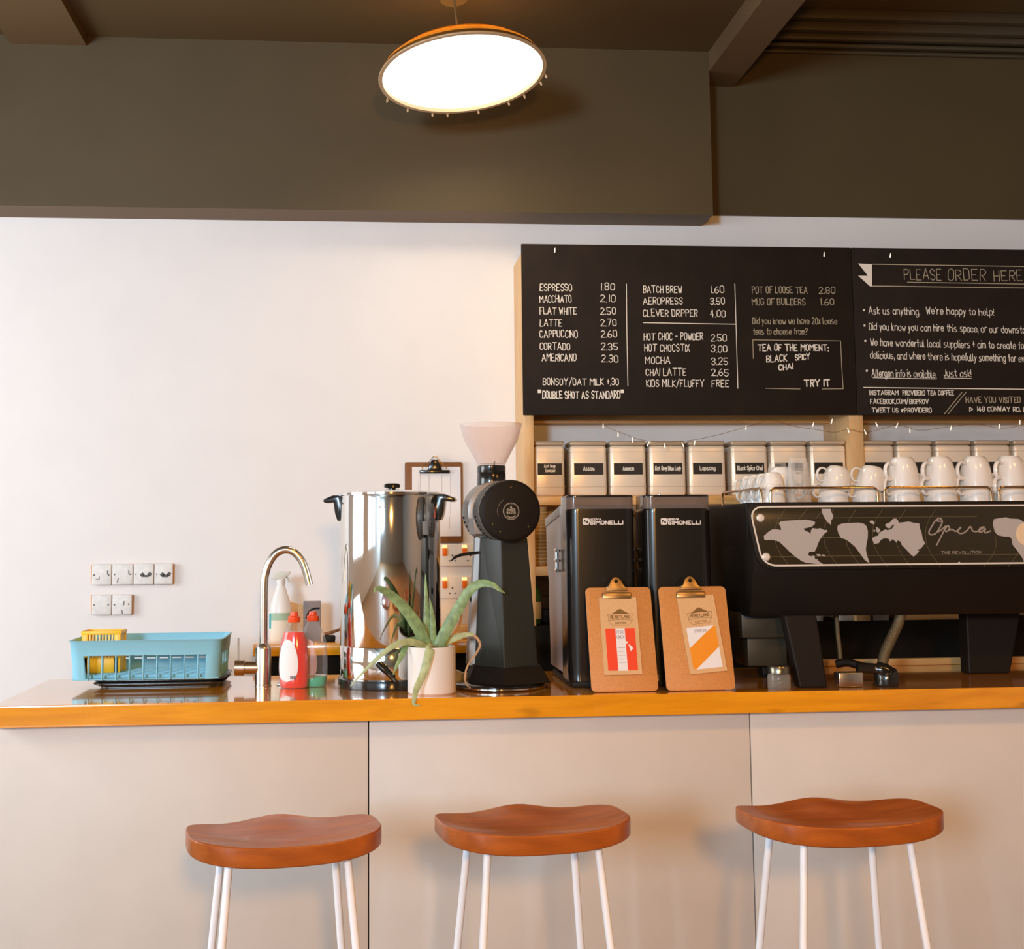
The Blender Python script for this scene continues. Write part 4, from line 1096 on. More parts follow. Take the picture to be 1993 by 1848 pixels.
# ---------------------------------------------------------------- two black on-demand grinders
MYF = 3.925
def mythos(u0, u1, label, vtop):
    x0 = at(u0, 1200, MYF).x; x1 = at(u1, 1200, MYF).x
    cx = (x0 + x1) / 2; w = x1 - x0
    t = thing('espresso_grinder', label, 'coffee grinder', (cx, MYF, CT), group='black espresso grinders')
    zt = at((u0 + u1) / 2, vtop, MYF).z - CT
    # front shell, rounded corners, long axis up
    pl = rrect(-w / 2, 0, w / 2, .16, .036, 8)
    m = MB()
    vs = [(x, y, z) for z in (.018, .026, zt - .012, zt - .004, zt) for x, y in [((px * (1 - (.02 if z > zt - .003 or z < .02 else 0))), py) for px, py in pl]]
    n = len(pl); fs = []
    for j in range(4):
        for i in range(n):
            k = (i + 1) % n; fs.append((j * n + i, j * n + k, (j + 1) * n + k, (j + 1) * n + i))
    fs += [tuple(reversed(range(n))), tuple(4 * n + i for i in range(n))]
    m.add(vs, fs); m.build('front_shell', black_satin, t, angle=50)
    # grey housing behind with waisted back
    prof = [(.15, .03), (.41, .03), (.415, .12), (.425, .20), (.43, .27), (.425, .30), (.455, .335), (.47, .40), (.475, zt - .045), (.15, zt - .012)]
    m = MB().prism(prof, -w / 2 + .003, w / 2 - .003, M=Matrix(((0, 1, 0, 0), (1, 0, 0, 0), (0, 0, 1, 0), (0, 0, 0, 1))), bev=.006)
    m.build('housing', grey_housing, t)
    m = MB().prism([(.15, zt - .016), (.475, zt - .050), (.475, zt - .022), (.15, zt + .014)], -w / 2, w / 2, M=Matrix(((0, 1, 0, 0), (1, 0, 0, 0), (0, 0, 1, 0), (0, 0, 0, 1))), bev=.003)
    m.build('housing_lid', light_grey, t)
    MB().box((0, .20, .009), (w * .92, .40, .018), .004).build('foot', black_matt, t)
    # smoked hopper top with a dark lid
    hz = .036
    m = MB(); pl2 = rrect(-w / 2 + .002, .004, w / 2 - .002, .156, .028, 8)
    vs = [(x, y, z) for z in (zt, zt + hz) for x, y in pl2]
    m.add(vs, [(i, (i + 1) % n, n + (i + 1) % n, n + i) for i in range(n)])
    m.build('hopper', smoke_plastic, t)
    m = MB(); vs = [(x, y, z) for z in (zt + hz, zt + hz + .004, zt + hz + .006) for x, y in [(px * (.98 if z > zt + hz + .005 else 1.004), py) for px, py in pl2]]
    fs = []
    for j in range(2):
        for i in range(n):
            k = (i + 1) % n; fs.append((j * n + i, j * n + k, (j + 1) * n + k, (j + 1) * n + i))
    fs += [tuple(reversed(range(n))), tuple(2 * n + i for i in range(n))]
    m.add(vs, fs); m.build('hopper_lid', black_gloss, t)
    MB().lathe([(0, 0), (.004, 0), (.004, .004), (0, .006)], 10, c=(-w * .22, .05, zt + hz + .005)).build('lid_pin', chrome, t)
    # logo
    zl = at(u0 + 40, 1021, MYF).z - CT
    xl = at(1134 if u0 < 1200 else 1286, 1021, MYF).x - cx
    lg = MB(); y = -.0008
    s = .0195
    lg.add([(x, y, z) for x, z in rrect(xl, zl - .001, xl + s, zl - .001 + s, .004, 4)], [tuple(range(20 + 8))])
    write(lg, 'NUOVA', xl + .0235, zl + .0125, .0052, .033, y, .0019, jit=0)
    write(lg, 'SIMONELLI', xl + .0235, zl, .0095, .100, y, .0029, jit=0)
    lg.build('logo', logo_white, t, smooth=False, recalc=False)
    l2 = MB(); y = -.0014
    ribbon(l2, [(xl + .005, zl + .0125), (xl + .0145, zl + .0045)], .0030, y); ribbon(l2, [(xl + .0145, zl + .0045), (xl + .0145, zl + .0105)], .0022, y); ribbon(l2, [(xl + .005, zl + .0055), (xl + .005, zl + .0125)], .0018, y)
    l2.build('logo_mark', black_matt, t, smooth=False, recalc=False)
    # chrome catch on the left flank
    m = MB()
    for zz in (1072, 1092, 1112):
        z_ = at(1095, zz, MYF + .1).z - CT
        m.tube([(-w / 2 - .012, .130, z_), (-w / 2 - .012, .165, z_)], .006, 10)
        m.tube([(-w / 2 + .001, .15, z_), (-w / 2 - .012, .15, z_)], .004, 8)
    m.tube([(-w / 2 - .010, .15, at(1095, 1072, MYF + .1).z - CT), (-w / 2 - .010, .15, at(1095, 1112, MYF + .1).z - CT)], .006, 8)
    m.build('catch', chrome, t)
    return t
black_satin = mat('black_satin_shell', (.010, .009, .008), .24, coat=.15)
mythos(1106.5, 1241, 'black espresso grinder with white lettering, left of the two, nearer the pale hopper', 991)
mythos(1259, 1391, 'black espresso grinder with white lettering, right of the two, beside the espresso machine', 990)

# ---------------------------------------------------------------- two clipboards with coffee cards
def clipcard(uL, vL, uR, label, kind):
    a = atz(uL, vL, CT); b = atz(uR, vL - 1, CT)
    yb = 3.795
    xl = at(uL, vL, yb).x; xr = at(uR, vL, yb).x
    w = xr - xl + .002; h = .308
    t = thing('counter_clipboard', label, 'clipboard', ((xl + xr) / 2, yb, CT + .0015), (math.radians(-15.5), 0, 0), group='tan clipboards leaning on the grinders')
    MB().prism(rrect(-w / 2, 0, w / 2, h, .014), -.002, .0015, bev=.0006).build('board', hardboard, t)
    # clip
    c = MB()
    cx_ = -w * .03
    c.box((cx_, -.006, h - .026), (.088, .011, .020), .004)
    c.prism([(cx_ - .034, h - .012), (cx_ + .034, h - .012), (cx_ + .022, h + .004), (cx_ + .014, h + .022)] + arc(cx_, h + .017, .0125, 20, 160, 8) + [(cx_ - .014, h + .022), (cx_ - .022, h + .004)], -.013, -.0075, bev=.001)
    c.build('clip', antique, t)
    c = MB(); c.lathe([(0, 0), (.0055, 0), (.0055, .001), (0, .001)], 14, M=Matrix.Translation((cx_, -.0132, h + .016)) @ Matrix.Rotation(PI / 2, 4, 'X')); c.build('clip_hole', black_matt, t)
    for sx in (-1, 1):
        MB().tube([(cx_ + sx * .030, -.008, h - .004), (cx_ + sx * .018, -.008, h + .002)], .0045, 10).build('clip_spring', steel, t)
    # kraft card
    kw = .112; kh = .228; kz = h - .032 - kh
    Mk = Matrix.Translation((-w * (.0 if kind else .012), -.004, 0))
    if kind == 1: Mk = Matrix.Translation((cx_, -.004, h - .03)) @ Matrix.Rotation(math.radians(-5.0), 4, 'Y') @ Matrix.Translation((-cx_ + .006, 0, -(h - .03)))
    else: Mk = Matrix.Translation((cx_ + .002, -.004, h - .03)) @ Matrix.Rotation(math.radians(-.3), 4, 'Y') @ Matrix.Translation((-cx_ - .006, 0, -(h - .03)))
    k = MB(); k.prism([(-kw / 2, kz), (kw / 2, kz), (kw / 2, kz + kh), (-kw / 2, kz + kh)], -.004, 0, M=Mk)
    ko = k.build('coffee_card', kraft, t, smooth=False)
    y = -.0046
    lg = MB(); lx = .003; lz = kz + .158
    lg.flatpoly([(lx - .026, lz + .021), (lx - .014, lz + .027), (lx - .006, lz + .033), (lx + .002, lz + .036), (lx + .010, lz + .031), (lx + .018, lz + .026), (lx + .027, lz + .021)], y, Mk)
    ribbon(lg, [(lx - .038, lz + .020), (lx - .034, lz + .010), (lx - .036, lz + .001), (lx - .018, lz + .003), (lx, lz + .004), (lx + .018, lz + .003), (lx + .036, lz + .001), (lx + .034, lz + .010), (lx + .038, lz + .020), (lx, lz + .0215), (lx - .038, lz + .020)], .0011, y, Mk)
    write(lg, 'HEARTLAND', lx - .029, lz + .0075, .0088, .058, y, .0017, Mk, jit=0)
    ribbon(lg, [(lx - .034, lz - .002), (lx - .026, lz - .013), (lx + .026, lz - .013), (lx + .034, lz - .002)], .0009, y, Mk)
    write(lg, 'COFFEE', lx - .017, lz - .009, .0048, .034, y, .0010, Mk, jit=0)
    lg.build('logo_print', ink_brown, ko, smooth=False, recalc=False)
    x0, x1, z0_, z1_ = -.044, .044, kz + .012, kz + .136
    if kind == 0:
        for q, (a_, b_) in enumerate(((x0, x0 + .030), (x1 - .030, x1))):
            MB().flatpoly([(a_, z0_), (b_, z0_), (b_, z1_), (a_, z1_)], y, Mk).build('red_stripe', card_red, ko, smooth=False, recalc=False)
        MB().flatpoly([(x0 + .030, z0_ - .001), (x1 - .030, z0_ - .001), (x1 - .030, z1_), (x0 + .030, z1_)], y, Mk).build('white_stripe', paper, ko, smooth=False, recalc=False)
        mk = MB(); mk.flatpoly([(x1 - .023, z1_ - .047), (x1 - .013, z1_ - .054), (x1 - .009, z1_ - .060), (x1 - .017, z1_ - .069), (x1 - .020, z1_ - .058)], y - .0004, Mk); mk.flatpoly([(x1 - .031, z1_ - .038), (x1 - .022, z1_ - .041), (x1 - .029, z1_ - .047)], y - .0004, Mk)
        mk.build('bird_mark', paper, ko, smooth=False, recalc=False)
        tx_ = MB(); write(tx_, 'PERU', -.011, z1_ - .0165, .010, .022, y - .0004, .0015, Mk, jit=0); write(tx_, 'FINCA', -.011, z1_ - .031, .009, .022, y - .0004, .0014, Mk, jit=0)
        for i in range(5): ribbon(tx_, [(-.010, z1_ - .058 - i * .011), (.010 - (i % 2) * .005, z1_ - .058 - i * .011)], .0012, y - .0004, Mk)
        tx_.build('card_lettering', ink_grey, ko, smooth=False, recalc=False)
    else:
        MB().flatpoly([(x0, z1_), (x1 - .004, z1_), (x0, z1_ - .060)], y, Mk).build('white_corner', paper, ko, smooth=False, recalc=False)
        MB().flatpoly([(x1, z0_), (x1, z0_ + .060), (x0 + .008, z0_)], y, Mk).build('white_corner', paper, ko, smooth=False, recalc=False)
        MB().flatpoly([(x0, z1_ - .060), (x1 - .004, z1_), (x1, z1_ - .002), (x1, z0_ + .060), (x0 + .008, z0_), (x0, z0_ + .004)], y, Mk).build('amber_band', card_amber, ko, smooth=False, recalc=False)
        tx_ = MB(); write(tx_, 'ESPRESSO', -.020, z1_ - .016, .008, .036, y - .0004, .0013, Mk, jit=0)
        tx_.build('card_lettering', ink_grey, ko, smooth=False, recalc=False)
    return t
clipcard(1152, 1345, 1281, 'tan clipboard holding the red and white striped coffee card', 0)
clipcard(1298, 1343, 1431, 'tan clipboard holding the amber and white diagonal coffee card', 1)
# ---------------------------------------------------------------- espresso machine
EF = 3.86
def ep(u, v, d=0): return at(u, v, EF + d)
ex0 = ep(1457, 1040).x; ex1 = 2.42
eb = 4.40
zt = ep(1700, 977).z; zu = ep(1700, 1108).z; zl = ep(1700, 1199, .05).z
em = thing('espresso_machine', 'long black espresso machine with world map panel and stacked cups on top', 'espresso machine', ((ex0 + ex1) / 2, EF, CT))
# body: an extruded profile along x (y, z)
YX = Matrix(((0, 1, 0, 0), (1, 0, 0, 0), (0, 0, 1, 0), (0, 0, 0, 1)))
prof = [(EF + .012, zt - .004), (EF + .012, zu + .004), (EF + .03, zu - .02), (EF + .055, zl + .02), (EF + .075, zl), (eb - .02, zl), (eb, zl + .03), (eb, zt - .03), (eb - .02, zt - .004)]
MB().prism(prof, ex0 + .016, ex1, M=YX, bev=.004).build('body', black_matt, em, world=True)
# left end cheek, wider at the top
ck = MB()
xw = ep(1458, 985).x; xw2 = ep(1484, 1112).x
ys0, ys1 = EF + .02, eb
low = at(1425, 1197, EF + .30).x
ys0 = EF + .045
ck.add([(xw, ys0, zt), (xw + .05, ys0, zt), (xw + .05, ys1, zt - .002), (xw - .0, ys1, zt - .002), (xw2 - .004, ys0 + .04, zl + .01), (xw2 + .05, ys0 + .04, zl + .01), (xw2 + .05, ys1, zl), (xw - .004, ys1, zl)],
       [(3, 2, 1, 0), (0, 1, 5, 4), (1, 2, 6, 5), (2, 3, 7, 6), (3, 0, 4, 7), (4, 5, 6, 7)])
cko = ck.build('end_cheek', black_matt, em, world=True, smooth=False)
bvm = cko.modifiers.new('edge', 'BEVEL'); bvm.width = .008; bvm.segments = 3
# front panel with rounded left corners
def E2(u, v): p = ep(u, v); return (p.x, p.z)
A = E2(1450, 979); B = E2(1479, 1109)
xr = ex1 - .02
def panel_outline(inset, r):
    tl = (E2(1449, 979)[0] + inset, zt - .0 - inset); bl = (E2(1477, 1109)[0] + inset * .9, zu + inset)
    pts = []
    dx = bl[0] - tl[0]; dz = bl[1] - tl[1]
    L = math.hypot(dx, dz); ex, ez = dx / L, dz / L
    # corner top-left
    def corner(P, a, b, n=8):
        p0 = (P[0] + a[0] * r, P[1] + a[1] * r); p2 = (P[0] + b[0] * r, P[1] + b[1] * r)
        out = []
        for i in range(n + 1):
            t = i / n
            out.append(((1 - t) ** 2 * p0[0] + 2 * t * (1 - t) * P[0] + t * t * p2[0], (1 - t) ** 2 * p0[1] + 2 * t * (1 - t) * P[1] + t * t * p2[1]))
        return out
    pts = corner(tl, (1, 0), (ex, ez)) + corner(bl, (-ex, -ez), (1, 0))
    return pts + [(xr - inset, bl[1]), (xr - inset, tl[1])]
MB().prism(panel_outline(0, .056), EF, EF + .014, bev=.002).build('panel_frame', black_matt, em, world=True)
po = MB().prism(panel_outline(.010, .048), EF - .003, EF + .002, bev=.001).build('map_panel', mat('dark_bronze_acrylic', (.028, .022, .012), .22), em, world=True)
b = MB(); o_ = panel_outline(.0135, .045); ribbon(b, o_ + [o_[0]], .0052, EF - .0036)
b.build('panel_border', silver_trim, po, world=True, smooth=False, recalc=False)
PYY = EF - .0038
def poly_px(mb, pts, s, ox, oy, y=PYY):
    mb.flatpoly([E2(ox + x / s, oy + yy / s) for x, yy in pts], y)
def px2(pts): return [(ox_ + x / s_, oy_ + y / s_) for x, y in pts]
mp = MB()
s1 = 1993 / 270; ox1, oy1 = 1460, 970
NA = [(190, 545), (255, 485), (320, 445), (390, 450), (440, 460), (435, 425), (408, 365), (430, 335), (520, 325), (640, 318), (800, 310), (900, 330), (930, 350), (915, 385), (870, 415), (820, 425), (755, 440), (790, 470), (840, 490), (860, 520), (868, 465), (890, 430), (960, 440), (1000, 430), (1060, 460), (1090, 455), (1108, 475), (1050, 520), (1000, 590), (970, 650), (950, 710), (920, 770), (845, 770), (828, 810), (850, 835), (915, 825), (925, 870), (960, 880), (975, 905), (1045, 950), (940, 945), (800, 930), (730, 905), (690, 870), (650, 850), (560, 770), (490, 700), (410, 625), (330, 603), (200, 603)]
def tri_poly(mb, pts, s, ox, oy, y):
    q = [E2(ox + a / s, oy + c / s) for a, c in pts]
    mb.add([(x, y, z) for x, z in q], tessellate_polygon([[Vector((x, z, 0)) for x, z in q]]))
tri_poly(mp, NA, s1, ox1, oy1, PYY)
tri_poly(mp, [(1018, 155), (1150, 155), (1165, 210), (1190, 250), (1180, 290), (1160, 320), (1155, 385), (1110, 350), (1070, 300), (1030, 220)], s1, ox1, oy1, PYY)
tri_poly(mp, [(1243, 440), (1255, 390), (1300, 370), (1370, 358), (1480, 355), (1560, 352), (1630, 370), (1670, 410), (1685, 480), (1682, 580), (1665, 660), (1655, 740), (1675, 830), (1710, 940), (1640, 890), (1560, 780), (1500, 700), (1430, 640), (1370, 595), (1300, 575), (1262, 510)], s1, ox1, oy1, PYY)
for q in ([(945, 805), (1000, 805), (1010, 830), (960, 832)], [(1020, 808), (1065, 815), (1075, 835), (1030, 832)], [(1705, 330), (1750, 320), (1780, 350), (1770, 378), (1720, 360)], [(1800, 410), (1850, 440), (1865, 470), (1830, 500), (1805, 480)], [(1765, 450), (1790, 460), (1785, 485), (1765, 480)]):
    tri_poly(mp, q, s1, ox1, oy1, PYY)
s2 = 1993 / 303; ox2, oy2 = 1690, 970
tri_poly(mp, [(40, 520), (75, 490), (120, 480), (130, 445), (210, 400), (240, 410), (290, 395), (325, 350), (315, 335), (270, 385), (240, 385), (205, 345), (230, 325), (270, 310), (310, 265), (350, 262), (375, 290), (380, 315), (440, 310), (510, 300), (570, 315), (645, 322), (655, 390), (675, 440), (690, 520), (720, 580), (660, 650), (615, 660), (645, 680), (600, 730), (570, 748), (535, 720), (480, 660), (420, 600), (410, 560), (370, 540), (355, 570), (330, 545), (300, 525), (285, 550), (260, 550), (270, 530), (230, 515), (190, 515), (150, 540), (130, 575), (70, 588)], s2, ox2, oy2, PYY)
tri_poly(mp, [(1585, 330), (1600, 270), (1680, 255), (1760, 245), (1800, 262), (1920, 268), (1993, 310), (2300, 330), (2350, 500), (2200, 560), (2150, 800), (2040, 850), (1990, 830), (1960, 760), (1890, 660), (1840, 600), (1825, 520), (1800, 495), (1720, 490), (1650, 475), (1610, 430)], s2, ox2, oy2, PYY)
mp.build('map_print', silver_print, po, world=True, smooth=False, recalc=False)
ln = MB()
def gline(pts, w=.0011): ribbon(ln, [E2(*p) for p in pts], w, EF - .0034)
for x, off in ((1507, 0), (1602, 0), (1645, 0), (1697, 0), (1742, 0), (1800, 0)):
    gline([(x + 20, 992), (x + 8, 1010), (x + 1, 1028), (x, 1045), (x + 3, 1062), (x + 12, 1080), (x + 30, 1104)])
for x in (1553, 1585): gline([(x + 18, 990), (x + 8, 1002), (x + 2, 1011)])
for x in (1938, 1985): gline([(x - 2, 1045), (x, 1060), (x - 6, 1080), (x - 24, 1103)])
gline([(1490, 1009), (1640, 1008), (1900, 1006)]); gline([(1500, 1084), (1700, 1082), (1993, 1079)]); gline([(1598, 1047), (1650, 1046)])
ln.build('graticule_print', gold_line, po, world=True, smooth=False, recalc=False)
op = MB()
def spath(pts, w):
    q = [E2(ox2 + a / s2, oy2 + c / s2) for a, c in pts]
    q = [(p.x, p.z) for p in smooth_path([Vector((a, 0, c)) for a, c in q], 4)]
    ribbon(op, q, w, PYY)
wv_ = .0042
spath([(890, 262), (850, 290), (800, 370), (768, 435), (790, 468), (850, 455), (900, 390), (938, 310), (925, 268), (890, 262), (870, 290), (930, 300)], wv_)
spath([(890, 430), (940, 395), (985, 360), (960, 420), (915, 510), (868, 600)], wv_)
spath([(960, 420), (1010, 355), (1030, 385), (1000, 425), (975, 420)], wv_)
spath([(1000, 425), (1060, 400), (1110, 425), (1160, 395), (1175, 375), (1140, 410), (1150, 445), (1200, 450), (1260, 410), (1290, 370), (1310, 375), (1330, 420), (1390, 425), (1440, 395), (1475, 370), (1430, 380), (1405, 420), (1440, 435), (1490, 390), (1480, 435), (1510, 440), (1555, 420)], wv_)
write(op, 'THE REVOLUTION', E2(1831, 1080)[0], E2(1831, 1078.5)[1], .0075, E2(1908, 1080)[0] - E2(1831, 1080)[0], PYY, .0013, jit=0)
op.build('panel_lettering', mat('dull_silver_lettering', (.30, .26, .22), .5), po, world=True, smooth=False, recalc=False)
for u, v in ((1479.5, 1008.5), (1490.5, 1084.5)):
    p = ep(u, v); 
    MB().lathe([(0, -.002), (.0125, -.002), (.0125, .002), (.009, .006), (0, .007)], 24, M=Matrix.Translation((p.x, EF - .003, p.z)) @ Matrix.Rotation(PI / 2, 4, 'X')).build('bolt', silver_trim, po, world=True)
p = ep(1998, 1040); MB().lathe([(0, 0), (.036, 0), (.036, .0008), (0, .001)], 40, M=Matrix.Translation((p.x, EF - .0038, p.z)) @ Matrix.Rotation(PI / 2, 4, 'X')).build('round_disc', cream, po, world=True)  # plain cream disc at the right of the map panel
p = ep(1866, 1096); MB().lathe([(0, 0), (.0032, 0), (.0025, .002), (0, .0025)], 12, M=Matrix.Translation((p.x, EF - .003, p.z)) @ Matrix.Rotation(PI / 2, 4, 'X')).build('indicator_stud', logo_white, po, world=True)
# top tray and cup rails
m = MB(); m.box(((xw + ex1) / 2 + .02, (EF + eb) / 2 + .01, zt - .006), (ex1 - xw - .06, eb - EF - .04, .008), .002); m.build('cup_tray', steel, em, world=True)
TOP = zt - .002
RY = EF + .045
def railz(v, u, y): return at(u, v, y).z
zr = railz(949, 1700, RY)
def rail(x0, x1, y0, y1, z0, name='cup_rail'):
    d = Vector((x1 - x0, y1 - y0, 0)); L = d.length; d /= L
    P = Vector((x0, y0, 0)); r = .016
    pts = [P + Vector((0, 0, TOP - .004)), P + Vector((0, 0, z0 - r))]
    pts += [P + d * (r - r * math.cos(t)) + Vector((0, 0, z0 - r + r * math.sin(t))) for t in (math.radians(30), math.radians(60), math.radians(90))]
    pts += [P + d * (L - r + r * math.sin(t)) + Vector((0, 0, z0 - r + r * math.cos(t))) for t in (0, math.radians(30), math.radians(60), math.radians(90))]
    pts += [P + d * L + Vector((0, 0, TOP - .004))]
    MB().tube(pts, .0035, 10).build(name, brass_chrome, em, world=True)
brass_chrome = mat('copper_chrome_wire', (.62, .44, .26), .16, metal=1)
rx = [at(1499, 960, RY).x, at(1708, 960, RY).x, at(1721, 960, RY).x, at(1929, 960, RY).x, at(1944, 960, RY).x]
rail(rx[0], rx[1], RY, RY, zr); rail(rx[2], rx[3], RY, RY, zr); rail(rx[4], rx[4] + .33, RY, RY, zr)
sx_ = at(1484, 960, RY).x
rail(sx_, sx_ , RY + .012, eb - .05, zr)
# feet
def foot(u, v, wt, wb, dep, y, sh=-.012, name='leg'):
    b = atz(u, v, CT); z1 = zl + .01
    m = MB()
    c = b.x
    m.add([(c - wb / 2, y, CT), (c + wb / 2, y, CT), (c + wb / 2, y + dep, CT), (c - wb / 2, y + dep, CT), (c - wt / 2 + sh, y + .01, z1), (c + wt / 2 + sh, y + .01, z1), (c + wt / 2 + sh, y + dep + .01, z1), (c - wt / 2 + sh, y + dep + .01, z1)],
          [(3, 2, 1, 0), (0, 1, 5, 4), (1, 2, 6, 5), (2, 3, 7, 6), (3, 0, 4, 7), (4, 5, 6, 7)])
    o = m.build(name, black_matt, em, world=True, smooth=False); bv_ = o.modifiers.new('edge', 'BEVEL'); bv_.width = .006; bv_.segments = 2
foot(1590, 1342, .10, .085, .05, 3.808, -.03)
xr_ = atz(1928, 1312, CT)
foot(1926, 1312, .19, .14, .06, xr_.y, .03)
foot(1494, 1312, .10, .09, .06, xr_.y + .02)
m = MB(); p0 = at(1441, 1199, EF + .16); p1 = at(1541, 1235, EF + .16); cbox(m, (p0.x, EF + .15, p1.z - .01), (p1.x, EF + .32, zl + .01), .006)
p2 = at(1452, 1235, EF + .2); p3 = at(1534, 1296, EF + .2); cbox(m, (p2.x, EF + .19, p3.z), (p3.x - .005, EF + .34, p2.z), .006); m.build('drain_box', mat('olive_black_metal', (.035, .030, .018), .45), em, world=True)
# hoses under the machine
hp = lambda u, v, d: at(u, v, EF + d)
MB().tube(smooth_path([hp(1628, 1195, .16), hp(1630, 1230, .16), hp(1634, 1265, .15), hp(1636, 1292, .15)], 5), .0075, 14).build('thin_hose', braid, em, world=True)
MB().tube(smooth_path([hp(1754, 1192, .10), hp(1748, 1215, .10), hp(1734, 1245, .09), hp(1722, 1272, .08), hp(1716, 1300, .07)], 5), .0165, 18).build('thick_hose', braid, em, world=True)
el = atz(1722, 1338, CT)
m = MB(); m.tube(smooth_path([Vector((el.x - .075, el.y + .02, CT + .055)), Vector((el.x - .02, el.y + .012, CT + .052)), Vector((el.x + .012, el.y + .006, CT + .042)), Vector((el.x + .018, el.y + .004, CT + .018))], 5), [.016] * 6 + [.022] * 5 + [.028] * 5, 18); m.lathe([(0, 0), (.034, 0), (.036, .006), (.036, .034), (.03, .048), (.018, .055), (0, .056)], 28, c=(el.x + .012, el.y + .012, CT)); m.build('drain_elbow', black_gloss, em, world=True)
m = MB(); a_ = hp(1640, 1310, .05); m.tube(smooth_path([hp(1628, 1293, .15), hp(1650, 1290, .13), hp(1680, 1298, .10), hp(1706, 1302, .06)], 5), .013, 14); m.build('drain_pipe', black_matt, em, world=True)
a_ = atz(1641, 1342, CT); b_ = atz(1700, 1342, CT)
o = thing('steel_knock_tray', 'short steel block standing under the espresso machine beside the black drain elbow', 'block', ((a_.x + b_.x) / 2 - .003, a_.y + .06, CT))
MB().box((0, 0, .022), (b_.x - a_.x - .012, .045, .042), .003).build('block', steel, o)
# glass jar under the machine
ja = atz(1527, 1345, CT)
jr = thing('glass_jar', 'small clear glass jar with metal lid standing under the left of the espresso machine', 'jar', (ja.x, ja.y + .047, CT))
jh = at(1519, 1298, ja.y + .02).z - CT
MB().lathe([(0, 0), (.032, 0), (.034, .003), (.034, jh * .55), (.030, jh * .68), (.030, jh * .7)], 32).build('glass', jar_glass, jr)
MB().lathe([(.031, jh * .66), (.033, jh * .68), (.033, jh * .93), (.030, jh), (0, jh)], 32).build('lid', mat('pewter_lid', (.22, .20, .15), .25, metal=.9), jr)
# things on the far shelf seen under the machine
white_bits = ((1583, 1603, 'white stacked lid on the far cabinet seen under the machine, leftmost', 'cup_lid', white_plastic), (1636, 1672, 'grey white carton on the far cabinet seen under the machine', 'carton', grey_plate), (1674, 1686, 'narrow cream carton on the far cabinet seen under the machine', 'carton', cream_label), (1700, 1731, 'pale blue white carton on the far cabinet under the machine, rightmost', 'carton', mat('pale_blue_card', (.62, .68, .72), .5)))
for u0, u1, lab, nm, mt in white_bits:
    a_ = at(u0, 1210, 4.97).x; b_ = at(u1, 1210, 4.97).x
    o = MB().box((0, 0, .075), (b_ - a_, .08, .15), .003).build(nm, mt); o.location = ((a_ + b_) / 2, 5.012, m2 + .0005); tag(o, lab, 'box')
a_ = at(1762, 1208, 4.97).x; b_ = at(1919, 1208, 4.97).x
o = MB().box((0, 0, .009), (b_ - a_, .20, .018), .002).build('wooden_board', pine_x); o.location = ((a_ + b_) / 2, 5.068, m2 + .0005); tag(o, 'thin pale wooden board lying on the far cabinet seen under the machine', 'board')
a_ = at(1427, 1235, 5.05)
o = thing('milk_carton', 'white carton with a green mark on the far shelf, seen between clipboard and machine', 'carton', (a_.x, 5.05, m2))
MB().box((0, 0, .09), (.060, .07, .18), .003).build('carton', white_plastic, o)
MB().box((-.015, -.0355, .06), (.02, .001, .035)).build('green_mark', pale_green, o)

# ---------------------------------------------------------------- cups and glasses on the machine
def cup_mesh(h, r, name):
    pr = [(.52, 1.0), (.58, .975), (.70, .89), (.80, .75), (.885, .55), (.95, .34), (.985, .15), (1.0, 0.0)]
    out = [(r * a, h * b) for a, b in pr]; inn = [(r * a - .0035, h * b - (.004 if b > .5 else 0)) for a, b in pr]
    return [(.0, h * .97), (r * .44, h * .97), (r * .48, h * 1.0)] + out + [(inn[-1][0], .0)] + inn[::-1][1:] + [(0, h * .93)]
def make_cup(name, h, r, label, loc, hang, tilt=0, group=None, tiltdir=0):
    t = thing(name, label, 'cup', loc, (0, 0, 0), group)
    t.rotation_euler = (0, math.radians(tilt), math.radians(tiltdir))
    MB().lathe(cup_mesh(h, r, name), 40, closed=False).build('bowl', china, t)
    # ear-shaped handle in the plane through the axis
    pts = [(r * .93, h * .30), (r * 1.22, h * .26), (r * 1.46, h * .42), (r * 1.44, h * .66), (r * 1.18, h * .80), (r * .82, h * .76)]
    P = smooth_path([Vector((x, 0, z)) for x, z in pts], 5)
    Mh = Matrix.Rotation(math.radians(hang), 4, 'Z')
    MB().tube([Mh @ p for p in P], .0065 * (h / .1) + .001, 10, flat=.62).build('handle', china, t)
    return t
CH, CR = .098, .052
cy_ = RY + .078
bigs = [(1757, 'beneath the first big upturned cup right of the rail gap'), (1829, 'beneath the second big upturned cup'), (1899, 'beneath the third big upturned cup'), (1966, 'beneath the fourth big upturned cup')]
names = ['first', 'second', 'third', 'fourth']
first_cup = None
for i, (u, lab) in enumerate(bigs):
    x = at(u, 930, cy_).x
    dz = (-.006, -.002, .004, .0)[i]
    for lev in (0, 1):
        lab2 = 'big white cup, %s from the gap between the rails, %s' % (names[i], 'at the bottom of its stack' if lev == 0 else 'upturned on top of its stack')
        loc = (x + (.002 if lev else 0), cy_ + (.003 if lev else 0), TOP + .0005 + lev * .0465 * (1 + .02 * i))
        hang = (200, 200, 196, 205)[i] + lev * 4
        if first_cup is None:
            first_cup = make_cup('cappuccino_cup', CH, CR, lab2, loc, 200, group='big white cups upturned on the machine'); c_ = first_cup
        else:
            c_ = copy_tree(first_cup); c_.location = loc; c_.rotation_euler = (0, 0, math.radians(hang - 200)); c_['label'] = lab2
for u, lab in ((2026, 'fifth from the gap between the rails, cut off by the frame'),):
    for lev in (0, 1):
        c_ = copy_tree(first_cup); c_.location = (at(u, 930, cy_).x, cy_ + .01, TOP + .0005 + lev * .0465); c_.rotation_euler = (0, 0, 0)
        c_['label'] = '%s big white cup cut off by the right frame edge' % ('bottom' if lev == 0 else 'top')
